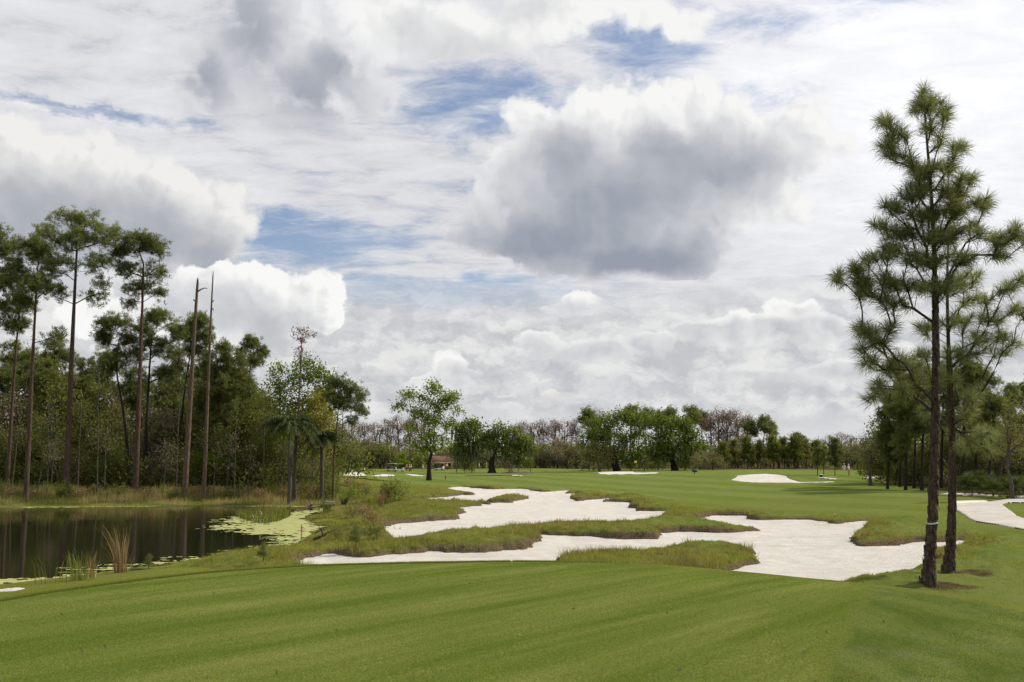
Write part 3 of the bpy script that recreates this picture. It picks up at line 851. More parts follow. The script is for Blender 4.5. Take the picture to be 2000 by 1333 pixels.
def leaves(cent, n_per, spread, size, rng, aspect=0.55, droop=0.2, flat=0.0, cl=0.5):
    """leaf blades (kinked quads) clustered round each centre"""
    c = np.repeat(cent, n_per, 0); N = len(c)
    p = c + rng.normal(0, 1, (N, 3)) * np.asarray(spread)
    d = unit(rng.normal(0, 1, (N, 3)) + np.array([0, 0, -droop]))
    o = rng.normal(0, 1, (N, 3)); o[:, 2] *= (1 - flat)
    w = unit(np.cross(d, o))
    L = size * (0.6 + 0.8 * rng.random(N))[:, None]; W = L * aspect
    nrm = np.cross(d, w)
    v = np.stack([p - d * L * 0.5, p + w * W * 0.5 + nrm * L * 0.06, p + d * L * 0.5, p - w * W * 0.5 + nrm * L * 0.06], 1).reshape(-1, 3)
    f = np.arange(N * 4).reshape(-1, 4)
    ct = np.repeat(rng.random(len(cent)), n_per)
    t = np.clip(cl * ct + (1 - cl) * rng.random(N), 0, 1)
    return v, f, t
def needles(cent, axis, n_per, length, width, rng, spread_deg=(15, 110), stem=0.12, droop=0.15):
    c = np.repeat(cent, n_per, 0); ax = np.repeat(axis, n_per, 0); N = len(c)
    o = unit(np.cross(ax, rng.normal(0, 1, (N, 3))))
    th = np.radians(rng.uniform(spread_deg[0], spread_deg[1], N))[:, None]
    d = ax * np.cos(th) + o * np.sin(th)
    L = length * rng.uniform(0.7, 1.1, N)[:, None]
    p0 = c - ax * (stem * rng.random(N))[:, None]
    d2 = unit(d + np.array([0, 0, -droop]))
    side = unit(np.cross(d, rng.normal(0, 1, (N, 3)))) * width * 0.5
    pm = p0 + d * L * 0.55
    tip = pm + d2 * L * 0.45
    v = np.stack([p0 - side, p0 + side, pm + side, pm - side, tip], 1).reshape(-1, 3)
    i = np.arange(N) * 5
    f4 = np.stack([i, i + 1, i + 2, i + 3], 1); f3 = np.stack([i + 3, i + 2, i + 4], 1)
    ct = np.repeat(rng.random(len(cent)), n_per)
    t = 0.5 * ct + 0.5 * rng.random(N)
    return v, f4, f3, t
def needles1(cent, axis, n_per, length, width, rng, spread_deg=(20, 100), stem=0.15):
    """cheaper one-triangle needles for trees farther off"""
    c = np.repeat(cent, n_per, 0); ax = np.repeat(axis, n_per, 0); N = len(c)
    o = unit(np.cross(ax, rng.normal(0, 1, (N, 3))))
    th = np.radians(rng.uniform(spread_deg[0], spread_deg[1], N))[:, None]
    d = ax * np.cos(th) + o * np.sin(th)
    L = length * rng.uniform(0.7, 1.15, N)[:, None]
    p0 = c - ax * (stem * rng.random(N))[:, None]
    side = unit(np.cross(d, rng.normal(0, 1, (N, 3)))) * width * 0.5
    v = np.stack([p0 - side * 0.6, p0 + d * L, p0 + d * L * 0.6 + side * 1.6], 1).reshape(-1, 3)
    f = np.arange(N * 3).reshape(-1, 3)
    ct = np.repeat(rng.random(len(cent)), n_per)
    return v, f, 0.55 * ct + 0.45 * rng.random(N)

PINE_BARK = bark_mat('pine_bark', (0.085, 0.056, 0.042), (0.240, 0.165, 0.125), 1.0, 3.0)
NEAR_BARK = bark_mat('near_pine_bark', (0.055, 0.038, 0.030), (0.250, 0.185, 0.145), 1.6, 2.2, 0.05)
GREY_BARK = bark_mat('grey_bark', (0.100, 0.085, 0.070), (0.250, 0.215, 0.180), 1.0, 5.0)
DARK_BARK = bark_mat('dark_bark', (0.030, 0.024, 0.020), (0.085, 0.068, 0.055), 1.0, 4.0)
SNAG_WOOD = bark_mat('snag_wood', (0.120, 0.082, 0.055), (0.340, 0.250, 0.180), 1.0, 2.0)
CYP_BARK = bark_mat('cypress_bark', (0.110, 0.082, 0.070), (0.240, 0.190, 0.165), 1.0, 4.0)
NEEDLE_NEAR = leaf_mat('near_needles', (0.078, 0.100, 0.043), (0.215, 0.235, 0.112), None, 0.42, 0.4)
NEEDLE = leaf_mat('needles', (0.080, 0.102, 0.037), (0.190, 0.215, 0.080), None, 0.45)
NEEDLE_DK = leaf_mat('dark_needles', (0.070, 0.088, 0.030), (0.168, 0.188, 0.062), None, 0.45)
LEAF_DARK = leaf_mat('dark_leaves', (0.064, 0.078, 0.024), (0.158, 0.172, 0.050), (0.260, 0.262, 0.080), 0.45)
LEAF_OAK = leaf_mat('oak_leaves', (0.060, 0.092, 0.020), (0.155, 0.195, 0.042), (0.230, 0.260, 0.065), 0.45)
LEAF_BRIGHT = leaf_mat('bright_leaves', (0.075, 0.115, 0.012), (0.200, 0.250, 0.030), (0.280, 0.300, 0.060), 0.45)
LEAF_YEL = leaf_mat('yellow_leaves', (0.110, 0.115, 0.018), (0.240, 0.215, 0.040), (0.300, 0.200, 0.045), 0.45)
LEAF_OLIVE = leaf_mat('olive_leaves', (0.085, 0.090, 0.036), (0.195, 0.190, 0.080), (0.250, 0.215, 0.100), 0.45)
LEAF_GREY = leaf_mat('grey_olive_leaves', (0.110, 0.100, 0.060), (0.240, 0.215, 0.130), (0.290, 0.250, 0.140), 0.35)
TWIG_BROWN = leaf_mat('brown_twigs', (0.130, 0.092, 0.076), (0.280, 0.210, 0.180), (0.300, 0.200, 0.150), 0.25)
MOSS = leaf_mat('spanish_moss', (0.100, 0.100, 0.075), (0.210, 0.205, 0.160), None, 0.3)
SHRUB_G = leaf_mat('shrub_leaves', (0.075, 0.096, 0.022), (0.180, 0.200, 0.050), (0.250, 0.250, 0.080), 0.45)
PALM_G = leaf_mat('palm_fronds', (0.028, 0.042, 0.014), (0.085, 0.105, 0.034), None, 0.25)
DRY = leaf_mat('dry_grass', (0.145, 0.095, 0.045), (0.330, 0.235, 0.130), (0.40, 0.31, 0.19), 0.3)
BLADE = leaf_mat('grass_blades', (0.110, 0.130, 0.028), (0.245, 0.255, 0.062), (0.320, 0.255, 0.120), 0.45)
BLADE_BANK = leaf_mat('bank_blades', (0.105, 0.112, 0.036), (0.240, 0.235, 0.080), (0.330, 0.260, 0.150), 0.45)

def tree_obj(name, T, base, leafv, leaff, tint, bark, leafm, label=None, cat='tree', group=None, rough=0.0, split=False, minr=0.0, crown='crown'):
    e = empty(name, tuple(base))
    ch = T.chains()
    v, f = T.wood(ch[:1], rough, minr=minr)
    mesh_np('trunk', v, f, bark, e, smooth=True)
    rest = ch[1:]
    if rest:
        if split:
            groups = {}
            root = {}
            for c in rest: 
                a = c[0]; k = a
                while k >= T.nt: k = T.par[k]
                # first order limb = node where it left the trunk
                b = c[1]
                while T.par[b] >= T.nt: b = T.par[b]
                groups.setdefault(b, []).append(c)
            for b, cs in groups.items():
                v, f = T.wood(cs, 0.0, minr=minr)
                mesh_np('branch', v, f, bark, e, smooth=True)
        else:
            v, f = T.wood(rest, 0.0, minr=minr)
            mesh_np('branches', v, f, bark, e, smooth=True)
    if leafv is not None: mesh_np(crown, leafv, leaff, leafm, e, attrs={'tint': tint})
    tag(e, label, cat, group)
    return e
def kids_of(o): return CHILD.get(o.name) or [c for c in COL.objects if c.parent == o]
CHILD = {}
def copy_tree(o, loc, rz, sc, label, group=None, cat=None):
    c = o.copy(); COL.objects.link(c)
    c.location = loc; c.rotation_euler = (0, 0, rz); c.scale = sc if hasattr(sc, '__len__') else (sc, sc, sc)
    for ch in kids_of(o):
        k = ch.copy(); COL.objects.link(k); k.parent = c
    c['label'] = label
    if group: c['group'] = group
    return c
class Proto:
    """a tree kind: the first placing moves the model itself, later ones copy it"""
    def __init__(s, o, height): 
        s.o = o; s.h = height; s.used = False
        CHILD[o.name] = [c for c in COL.objects if c.parent == o]
    def put(s, loc, rz, sc, label, group=None):
        if not s.used:
            s.used = True; o = s.o
            o.location = loc; o.rotation_euler = (0, 0, rz); o.scale = sc if hasattr(sc, '__len__') else (sc, sc, sc)
            o['label'] = label
            if group: o['group'] = group
            return o
        return copy_tree(s.o, loc, rz, sc, label, group)

def px_tree(name, D, trunk_px, rb, lobes_px, n, kind, seed, label, cat='tree', group=None, lo=0.5, bark=None, leafm=None, dz=0.9, n_per=None, size=None, spread=None, shell=0.55, bf=0.35, up=0.25, extra=None, down=0.6, rt=None, rough=0.03, sag=0.0, split=False):
    """a tree whose trunk and crown lobes are given as seen at distance D"""
    rng = np.random.default_rng(seed)
    p0 = at(trunk_px[0][0], trunk_px[0][1], D)
    base = np.array([p0.x, p0.y, gz(p0.x, p0.y) - 0.08])
    k = D / F
    drift = 0.0
    pts = []
    for i, q in enumerate(trunk_px):
        w = at(q[0], q[1], D + (q[2] if len(q) > 2 else 0.0)); pts.append(np.array(w) - base)
    pts[0] = np.zeros(3)
    T = Tree(pts, rb, rt if rt is not None else rb * 0.25, rng)
    lobes = []
    for (cx, cy, rx, ry, *o) in lobes_px:
        off = o[0] if o else rng.uniform(-0.5, 0.5) * rx * k
        c = np.array(at(cx, cy, D + off)) - base
        lobes.append((c, rx * k, min(rx, ry * 1.5) * k * dz, ry * k))
    A = lobe_points(lobes, n, rng, shell, up)
    T.reach(A, bf=bf, lo=lo, down=down, sag=sag)
    tp, td = T.tipinfo()
    if kind == 'pine':
        m = int((n_per or 5) * 1.7)
        c = np.repeat(tp, m, 0); c = c + rng.normal(0, spread or 0.26, c.shape)
        c[:, 2] += abs(rng.normal(0, 0.08))
        ax = unit(np.repeat(td, m, 0) * 0.5 + rng.normal(0, 0.5, c.shape) + np.array([0, 0, 0.55]))
        v, f, t = needles1(c, ax, 18, size or 0.36, 0.042, rng)
        lm = leafm or NEEDLE
    else:
        v, f, t = leaves(tp, n_per or 26, spread or 0.38, size or 0.20, rng)
        lm = leafm or LEAF_OAK
    if extra is not None:
        v2, f2, t2 = extra(T, rng)
        e = tree_obj(name, T, base, v, f, t, bark or (PINE_BARK if kind == 'pine' else GREY_BARK), lm, label, cat, group, rough, split)
        tag(mesh_np('hanging_moss', v2, f2, MOSS, e, attrs={'tint': t2}), kind='stuff')
        return e
    return tree_obj(name, T, base, v, f, t, bark or (PINE_BARK if kind == 'pine' else GREY_BARK), lm, label, cat, group, rough, split)
def moss_on(n, length, width):
    def fn(T, rng):
        P = np.array(T.pos); R = np.array(T.rad)
        c = np.nonzero(np.arange(len(P)) >= T.nt)[0]
        k = rng.choice(c, n); N = n
        p = P[k] + rng.normal(0, 0.12, (N, 3))
        L = length * rng.uniform(0.4, 1.3, N); w = width * rng.uniform(0.5, 1.3, N)
        a = rng.uniform(0, 6.28, N); s = np.stack([np.cos(a) * w, np.sin(a) * w, np.zeros(N)], 1)
        mid = p - np.stack([rng.normal(0, .05, N), rng.normal(0, .05, N), L * 0.5], 1)
        tip = mid - np.stack([rng.normal(0, .05, N), rng.normal(0, .05, N), L * 0.5], 1)
        v = np.stack([p - s * 0.5, p + s * 0.5, mid + s * 0.6, mid - s * 0.6, tip], 1).reshape(-1, 3)
        i = np.arange(N) * 5
        f = [np.stack([i, i + 1, i + 2, i + 3], 1), np.stack([i + 3, i + 2, i + 4], 1)]
        return v, f, rng.random(2 * N)
    return fn

# ================================================================== the two pines beside the tee
def near_pine(name, D, trunk_px, rb, lobes, seed, label, lo=0.30, needles_n=56, bare=0):
    rng = np.random.default_rng(seed)
    p0 = at(*trunk_px[0], D); base = np.array([p0.x, p0.y, gz(p0.x, p0.y) - 0.12])
    pts = [np.array(at(q[0], q[1], D)) - base for q in trunk_px]; pts[0] = np.zeros(3)
    T = Tree(pts, rb, 0.016, rng, seg=0.22)
    T.rad = [r + 0.085 * math.exp(-i * 0.22 / 0.45) for i, r in enumerate(T.rad)]
    k = D / F
    A = []
    for (cx, cy, rx, ry, n, *o) in lobes:
        for _ in range(int(n * 1.4 + 0.5)):
            dd = o[0] if o else None
            u = unit(rng.normal(0, 1, 3)) * rng.random() ** 0.4
            depth = (dd if dd is not None else rng.uniform(-1, 1) * max(abs(cx - 1826) * 0.35, 55) * k) + u[1] * rx * k * 0.8
            A.append(np.array(at(cx + u[0] * rx, cy - u[2] * ry, D + depth)) - base)
    T.reach(np.array(A), bf=0.55, lo=lo, down=0.25, rtip=0.0080, seg=0.28, sag=-0.05, power=0.44, jit=0.10)
    tp, td = T.tipinfo()
    ax = unit(td * 0.75 + np.array([0, 0, 0.42]) + rng.normal(0, 0.22, td.shape))
    v, f4, f3, t = needles(tp, ax, needles_n, 0.40, 0.0088, rng, (8, 92), 0.16, 0.34)
    # a second whorl of older needles behind each tip
    tp2 = tp - td * 0.20
    v2, g4, g3, t2 = needles(tp2, unit(td + np.array([0, 0, 0.2])), 18, 0.36, 0.0090, rng, (30, 110), 0.16, 0.5)
    o = len(v)
    e = tree_obj(name, T, base, np.concatenate([v, v2]), [f4, g4 + o, f3, g3 + o], np.concatenate([np.concatenate([t, t2 * 0.7]), np.concatenate([t, t2 * 0.7])]),
                 NEAR_BARK, NEEDLE_NEAR, label, 'pine tree', 'pair of pines beside the tee', 0.035, split=True, crown='needles')
    return e, T, base
LOB1 = [(1800, 185, 16, 18, 5), (1822, 200, 18, 22, 6), (1795, 215, 14, 14, 4), (1845, 222, 18, 14, 6), (1812, 250, 22, 10, 4), (1730, 240, 16, 14, 6),
        (1755, 262, 22, 14, 6), (1735, 290, 16, 20, 8), (1765, 312, 24, 10, 6), (1872, 292, 18, 14, 6), (1832, 275, 12, 14, 3), (1800, 335, 34, 14, 12), (1845, 330, 26, 14, 8),
        (1885, 352, 20, 14, 7), (1790, 375, 36, 18, 15), (1850, 378, 40, 14, 12), (1745, 410, 24, 16, 8), (1720, 440, 18, 10, 5), (1800, 420, 40, 16, 14), (1870, 412, 30, 14, 9),
        (1918, 395, 16, 18, 7), (1765, 455, 36, 14, 12), (1840, 462, 46, 16, 14), (1900, 450, 30, 14, 8), (1740, 490, 34, 14, 10), (1700, 508, 20, 10, 5), (1800, 505, 46, 18, 14), (1870, 505, 40, 16, 10),
        (1630, 542, 12, 12, 4), (1665, 528, 20, 12, 6), (1690, 552, 26, 14, 8), (1735, 552, 34, 16, 12), (1685, 575, 22, 10, 5), (1745, 590, 30, 14, 8), (1800, 565, 40, 20, 10),
        (1690, 650, 22, 16, 9), (1715, 672, 22, 14, 6), (1680, 680, 12, 10, 3), (1730, 640, 26, 12, 4), (1700, 712, 16, 12, 4), (1740, 722, 26, 14, 7), (1715, 755, 18, 16, 5), (1765, 705, 26, 14, 5),
        (1700, 780, 12, 10, 2), (1775, 760, 22, 14, 4), (1850, 560, 36, 20, 8), (1945, 470, 26, 14, 8), (1985, 452, 18, 14, 6), (2015, 470, 22, 16, 6), (1960, 500, 20, 12, 4)]
LOB2 = [(1885, 545, 40, 20, 10), (1905, 590, 36, 16, 8), (1965, 560, 20, 16, 6), (2005, 545, 18, 14, 5), (1870, 625, 40, 18, 9), (1935, 620, 30, 16, 7), (1985, 610, 22, 14, 6), (2025, 600, 20, 14, 5),
        (1900, 660, 36, 14, 7), (1955, 655, 24, 10, 4), (1870, 690, 40, 18, 8), (1920, 690, 30, 12, 4), (1960, 690, 14, 12, 2), (1985, 670, 12, 12, 2), (1810, 640, 30, 18, 6), (1800, 690, 30, 16, 6),
        (1860, 740, 36, 16, 8), (1900, 770, 28, 14, 6), (1895, 810, 26, 14, 6), (1918, 850, 26, 18, 8), (1885, 870, 20, 14, 5), (1930, 880, 16, 10, 3), (1820, 740, 26, 18, 5), (1850, 460, 26, 20, 6), (1865, 420, 20, 18, 5), (1815, 800, 18, 16, 4)]
pine_a, TA, base_a = near_pine('longleaf_pine', 25.0, [(1811, 1141), (1818, 1060), (1823, 980), (1826, 860), (1828, 740), (1827, 600), (1824, 480), (1818, 370), (1810, 270), (1804, 190)], 0.118, LOB1, 21,
          'taller front pine with rope round its trunk beside the tee', lo=0.33)
pine_b, TB, base_b = near_pine('longleaf_pine', 28.0, [(1851, 1120), (1857, 1060), (1860, 980), (1860, 880), (1856, 770), (1852, 660), (1850, 560), (1852, 480), (1856, 430)], 0.112, LOB2, 22,
          'shorter rear pine standing just right of the rope tied pine', lo=0.42)
# loose bark plates on both trunks
def bark_plates(T, base, parent, n, seed, rb):
    rng = np.random.default_rng(seed)
    P = np.array(T.pos[:T.nt]); R = np.array(T.rad[:T.nt]); m = int(T.nt * 0.62)
    i = rng.integers(0, m, n); a = rng.uniform(0, 6.28, n)
    r = R[i] + 0.004; w = rng.uniform(0.02, 0.045, n); h = rng.uniform(0.05, 0.14, n); th = rng.uniform(0.004, 0.013, n)
    ct = P[i] + np.stack([np.cos(a) * r, np.sin(a) * r, rng.uniform(-0.1, 0.1, n)], 1)
    nn = np.stack([np.cos(a), np.sin(a), np.zeros(n)], 1); tt = np.stack([-np.sin(a), np.cos(a), np.zeros(n)], 1); zz_ = np.tile([[0, 0, 1.0]], (n, 1))
    def c(su, sv, o): return ct + tt * (w * su)[:, None] + zz_ * (h * sv)[:, None] + nn * (th * o)[:, None]
    V = np.stack([c(-1, -.7, -1), c(0.2, -1, -1), c(1, -.4, -1), c(.8, 1, -1), c(-.7, .8, -1), c(-.8, -.6, 1), c(.1, -.8, 1.2), c(.8, -.3, 1), c(.6, .8, 1), c(-.6, .7, 1)], 1).reshape(-1, 3)
    b = np.arange(n)[:, None] * 10
    F5 = b + np.array([[5, 6, 7, 8, 9]])
    F4 = np.concatenate([b + np.array([[j, (j + 1) % 5, 5 + (j + 1) % 5, 5 + j]]) for j in range(5)])
    tag(mesh_np('bark_plates', V, [F5, F4], NEAR_BARK, parent), kind='stuff')
bark_plates(TA, base_a, pine_a, 900, 5, 0.19)
bark_plates(TB, base_b, pine_b, 800, 6, 0.18)
# rope
def tube_mesh(name, pts, r, mat, parent=None, k=6, closed=False, smooth=True):
    p = np.asarray(pts, float); n = len(p)
    tg = unit(np.roll(p, -1, 0) - np.roll(p, 1, 0)) if closed else unit(np.gradient(p, axis=0))
    ref = np.where(np.abs(tg[:, 2:3]) > 0.9, np.array([[1.0, 0, 0]]), np.array([[0, 0, 1.0]]))
    u = unit(np.cross(ref, tg)); v = np.cross(tg, u)
    a = np.linspace(0, 2 * math.pi, k, endpoint=False)
    rr = np.broadcast_to(np.asarray(r, float), (n,))[:, None, None]
    ring = (p[:, None] + rr * (np.cos(a)[None, :, None] * u[:, None] + np.sin(a)[None, :, None] * v[:, None])).reshape(-1, 3)
    m = n if closed else n - 1
    i = np.arange(m)[:, None] * k; i2 = (np.arange(m)[:, None] + 1) % n * k; j = np.arange(k)[None]; j2 = (j + 1) % k
    f = np.stack([i + j, i + j2, i2 + j2, i2 + j], -1).reshape(-1, 4)
    return mesh_np(name, ring, f, mat, parent, smooth=smooth)
zr = np.array(at(1818, 1019, 25.0)) - base_a
ii = int(np.argmin([abs(p[2] - zr[2]) for p in TA.pos[:TA.nt]]))
c0, r0 = TA.pos[ii] + base_a, TA.rad[ii] + 0.016
a = np.linspace(0, 4 * math.pi, 48, endpoint=False)
rope = [(c0[0] + r0 * math.cos(q) * 1.02, c0[1] + r0 * math.sin(q) * 1.02, c0[2] + 0.012 * math.sin(q * 0.5) + 0.018 * math.sin(q + 1)) for q in a]
tag(tube_mesh('rope', rope, 0.011, plain('rope_white', (0.55, 0.53, 0.50)), k=6, closed=True), 'pale rope tied round the front pine trunk', 'rope')

# ================================================================== woods left of the pond
GP = 'pines above the pond'
px_tree('tall_pine', 88, [(130, 949), (134, 850), (138, 740), (143, 630), (147, 550), (150, 490)], 0.30, [(150, 440, 70, 28), (95, 465, 42, 26), (205, 465, 38, 30), (150, 475, 80, 30), (75, 505, 30, 24), (120, 520, 45, 22), (190, 515, 30, 28), (200, 560, 14, 30), (175, 590, 16, 22), (110, 575, 26, 18)], 210, 'pine', 31,
        'tallest pine left of the pond with a broad domed crown', 'pine tree', GP, lo=0.58, shell=0.35, up=0.5, down=1.2)
px_tree('tall_pine', 90, [(265, 944), (269, 850), (273, 740), (277, 630), (279, 560), (280, 515)], 0.26, [(270, 475, 42, 20), (240, 500, 26, 22), (305, 490, 26, 24), (250, 530, 30, 18), (300, 535, 28, 24), (270, 565, 34, 16), (310, 575, 14, 10), (250, 595, 16, 12)], 150, 'pine', 32,
        'tall pine with a narrow ragged crown right of the tallest pine', 'pine tree', GP, lo=0.62, shell=0.35, up=0.4, down=1.2)
px_tree('tall_pine', 86, [(52, 947), (57, 850), (62, 740), (67, 640), (71, 570), (73, 530)], 0.23, [(60, 490, 40, 26), (95, 530, 26, 22), (30, 530, 30, 26), (75, 560, 40, 24), (40, 590, 24, 18), (110, 655, 22, 12), (90, 668, 20, 8)], 150, 'pine', 33,
        'pine with forked limbs just left of the tallest pine', 'pine tree', GP, lo=0.5, shell=0.35, up=0.4, down=1.0)
px_tree('tall_pine', 91, [(14, 948), (22, 820), (30, 700), (37, 620), (41, 580)], 0.19, [(25, 560, 40, 24), (50, 600, 24, 22), (5, 610, 26, 26), (30, 640, 30, 18)], 120, 'pine', 34,
        'slender pine nearest the left photo edge, leaning right', 'pine tree', GP, lo=0.6, shell=0.35, up=0.4)
px_tree('tall_pine', 90, [(-48, 948), (-42, 760), (-34, 600), (-30, 510)], 0.26, [(-20, 465, 44, 30), (8, 500, 22, 40), (-60, 500, 40, 40), (0, 560, 22, 26), (-40, 560, 40, 26)], 140, 'pine', 35,
        'pine cut off by the left photo edge, only its crown in view', 'pine tree', GP, lo=0.6, shell=0.35, up=0.4)
px_tree('crooked_pine', 97, [(250, 940), (248, 870), (240, 800), (228, 725), (232, 665)], 0.17, [(225, 635, 40, 20), (205, 665, 22, 18), (250, 668, 24, 18), (235, 700, 32, 18), (205, 720, 20, 16)], 130, 'pine', 36,
        'crooked pine with a bent trunk behind the narrow crowned pine', 'pine tree', GP, lo=0.55, shell=0.3, up=0.4, bark=DARK_BARK)
px_tree('spreading_pine', 98, [(282, 938), (286, 830), (292, 720), (297, 650)], 0.19, [(310, 630, 38, 20), (342, 655, 22, 18), (282, 650, 26, 20), (305, 685, 48, 22), (340, 700, 26, 16), (270, 700, 20, 16), (320, 735, 40, 18)], 190, 'pine', 37,
        'spreading pine with layered boughs left of the dead trunks', 'pine tree', GP, lo=0.45, shell=0.3, up=0.4, bark=DARK_BARK)
px_tree('slanting_pine', 100, [(342, 940), (352, 840), (364, 740), (377, 660)], 0.17, [(387, 635, 30, 20), (403, 660, 20, 18), (370, 660, 22, 18), (385, 690, 34, 18), (350, 720, 22, 16)], 140, 'pine', 38,
        'slanting pine showing between and behind the two dead trunks', 'pine tree', GP, lo=0.5, shell=0.3, up=0.4, bark=DARK_BARK)
px_tree('dense_pine', 99, [(432, 942), (434, 820), (437, 700)], 0.2, [(434, 690, 22, 20), (455, 715, 30, 26), (412, 725, 26, 30), (440, 760, 44, 32), (470, 765, 24, 30), (405, 785, 30, 32), (450, 810, 44, 30), (420, 840, 30, 24)], 330, 'pine', 39,
        'dense dark pine filled with foliage right of the dead trunks', 'pine tree', GP, lo=0.3, shell=0.45, up=0.2, leafm=NEEDLE_DK, n_per=6)
px_tree('slim_pine', 104, [(487, 942), (487, 840), (488, 740), (490, 680)], 0.13, [(490, 672, 24, 12), (513, 690, 14, 12), (470, 688, 14, 12), (492, 705, 30, 14), (480, 735, 18, 10)], 90, 'pine', 40,
        'slim pine with a small round crown above the yellow green trees', 'pine tree', GP, lo=0.6, shell=0.3, up=0.4)
px_tree('forked_pine', 86, [(651, 940), (652, 890), (656, 850), (661, 800), (664, 768)], 0.10, [(658, 752, 22, 14), (685, 765, 22, 14), (703, 778, 14, 14), (700, 805, 18, 14), (672, 790, 22, 16), (648, 780, 14, 18), (690, 825, 14, 8)], 110, 'pine', 41,
        'small forked pine at the right end of the pond woods', 'pine tree', GP, lo=0.35, shell=0.3, up=0.3, bf=0.2, n_per=4)
# further pines in the depth of the wood
for i, (px, D, top, rx, lab) in enumerate([(108, 112, 668, 34, 'pine crown low in the gap right of the forked limb pine'), (60, 116, 690, 40, 'back row pine between the two leftmost trunks'), (20, 118, 670, 36, 'back row pine low at the left photo edge'),
        (165, 118, 705, 34, 'back row pine right of the tallest pine trunk'), (205, 120, 690, 30, 'back row pine left of the crooked pine'), (330, 114, 720, 44, 'back row pine below the spreading pine boughs'),
        (392, 118, 700, 30, 'back row pine between the dead trunks and dense pine'), (120, 110, 745, 40, 'low pine in the shade behind the tallest trunk'), (455, 116, 720, 34, 'back row pine behind the dense dark pine'), (-70, 112, 640, 50, 'back row pine beyond the left photo edge'), (82, 106, 705, 38, 'low pine close behind the forked limb pine'), (0, 108, 720, 40, 'low pine at the left photo edge behind the slender pine'), (150, 108, 735, 36, 'low pine filling the gap right of the tallest trunk'), (262, 108, 720, 34, 'low pine behind the narrow crowned pine'), (470, 112, 745, 34, 'low pine right of the dense dark pine')]):
    px_tree('back_pine', D, [(px, 935), (px + 3, 850), (px + 5, top + 20)], 0.14, [(px + 3, top + 12, rx * 0.8, 16), (px + 14, top + 34, rx, 20), (px - 14, top + 44, rx, 22), (px + 4, top + 72, rx * 1.1, 22)], 120, 'pine', 50 + i, lab, 'pine tree', 'back row pines', lo=0.35, shell=0.35, up=0.3, leafm=NEEDLE_DK, bark=DARK_BARK, n_per=5)
# dead trunks
def snag(D, pts, rb, rt, stubs, label, seed):
    rng = np.random.default_rng(seed)
    p0 = at(*pts[0], D); base = np.array([p0.x, p0.y, gz(p0.x, p0.y) - 0.1])
    w = [np.array(at(q[0], q[1], D)) - base for q in pts]; w[0] = np.zeros(3)
    T = Tree(w, rb, rt, rng, seg=0.4)
    e = empty('dead_trunk', tuple(base))
    v, f = T.wood(T.chains()[:1], 0.05); mesh_np('trunk', v, f, SNAG_WOOD, e, smooth=True)
    for sp in stubs:
        q = [np.array(at(a, b, D + o)) - base for a, b, o in sp]
        tube_mesh('broken_limb', q, np.linspace(0.075, 0.03, len(q)), SNAG_WOOD, e)
    tip = T.pos[T.nt - 1]; r = rt
    n = 7; a_ = np.linspace(0, 6.28, n, endpoint=False)
    V = np.concatenate([np.stack([np.cos(a_) * r * 1.05 + tip[0], np.sin(a_) * r * 1.05 + tip[1], np.full(n, tip[2] - 0.1)], 1),
                        np.stack([np.cos(a_) * r * 0.6 + tip[0], np.sin(a_) * r * 0.6 + tip[1], tip[2] + rng.uniform(0.05, 0.5, n)], 1), tip[None] + [[0, 0, 0.02]]])
    fq = np.array([[j, (j + 1) % n, n + (j + 1) % n, n + j] for j in range(n)]); ft = np.array([[n + j, n + (j + 1) % n, 2 * n] for j in range(n)])
    mesh_np('broken_top', V, [fq, ft], SNAG_WOOD, e)
    tag(e, label, 'dead tree', 'dead trunks')
snag(88, [(361, 950), (368, 840), (374, 740), (380, 640), (386, 552)], 0.27, 0.10, [[(386, 570, 0), (392, 566, -.1), (399, 563, -.2), (405, 564, -.2)], [(383, 590, 0), (379, 587, .1), (377, 585, .2)]],
     'thicker dead trunk with one snapped side limb near its top', 1)
snag(87.5, [(399, 950), (403, 840), (407, 740), (411, 640), (416, 538)], 0.19, 0.05, [[(414, 590, 0), (417, 588, .1), (418, 586, .1)], [(412, 606, 0), (416, 603, 0), (417, 608, 0)]],
     'thinner bare dead trunk, tallest of the two broken ones', 2)
# bare cypress top and its mate
px_tree('bare_cypress', 86, [(572, 950), (578, 880), (583, 800), (587, 720), (590, 655)], 0.13, [(590, 648, 24, 10), (575, 655, 10, 8), (606, 655, 12, 8), (590, 668, 14, 10), (586, 690, 10, 14)], 70, 'leaf', 61,
        'slender bare cypress with a small russet top', 'tree', lo=0.72, leafm=TWIG_BROWN, size=0.16, n_per=7, spread=0.16, shell=0.2, up=0.5, bark=CYP_BARK)
px_tree('gnarled_snag', 86, [(578, 948), (576, 920), (574, 885), (577, 850)], 0.11, [(580, 840, 8, 10), (572, 846, 6, 10)], 8, 'leaf', 62, 'short gnarled pale trunk at the foot of the bare cypress', 'tree', lo=0.6, n_per=3, leafm=LEAF_YEL, size=0.12, bark=GREY_BARK)
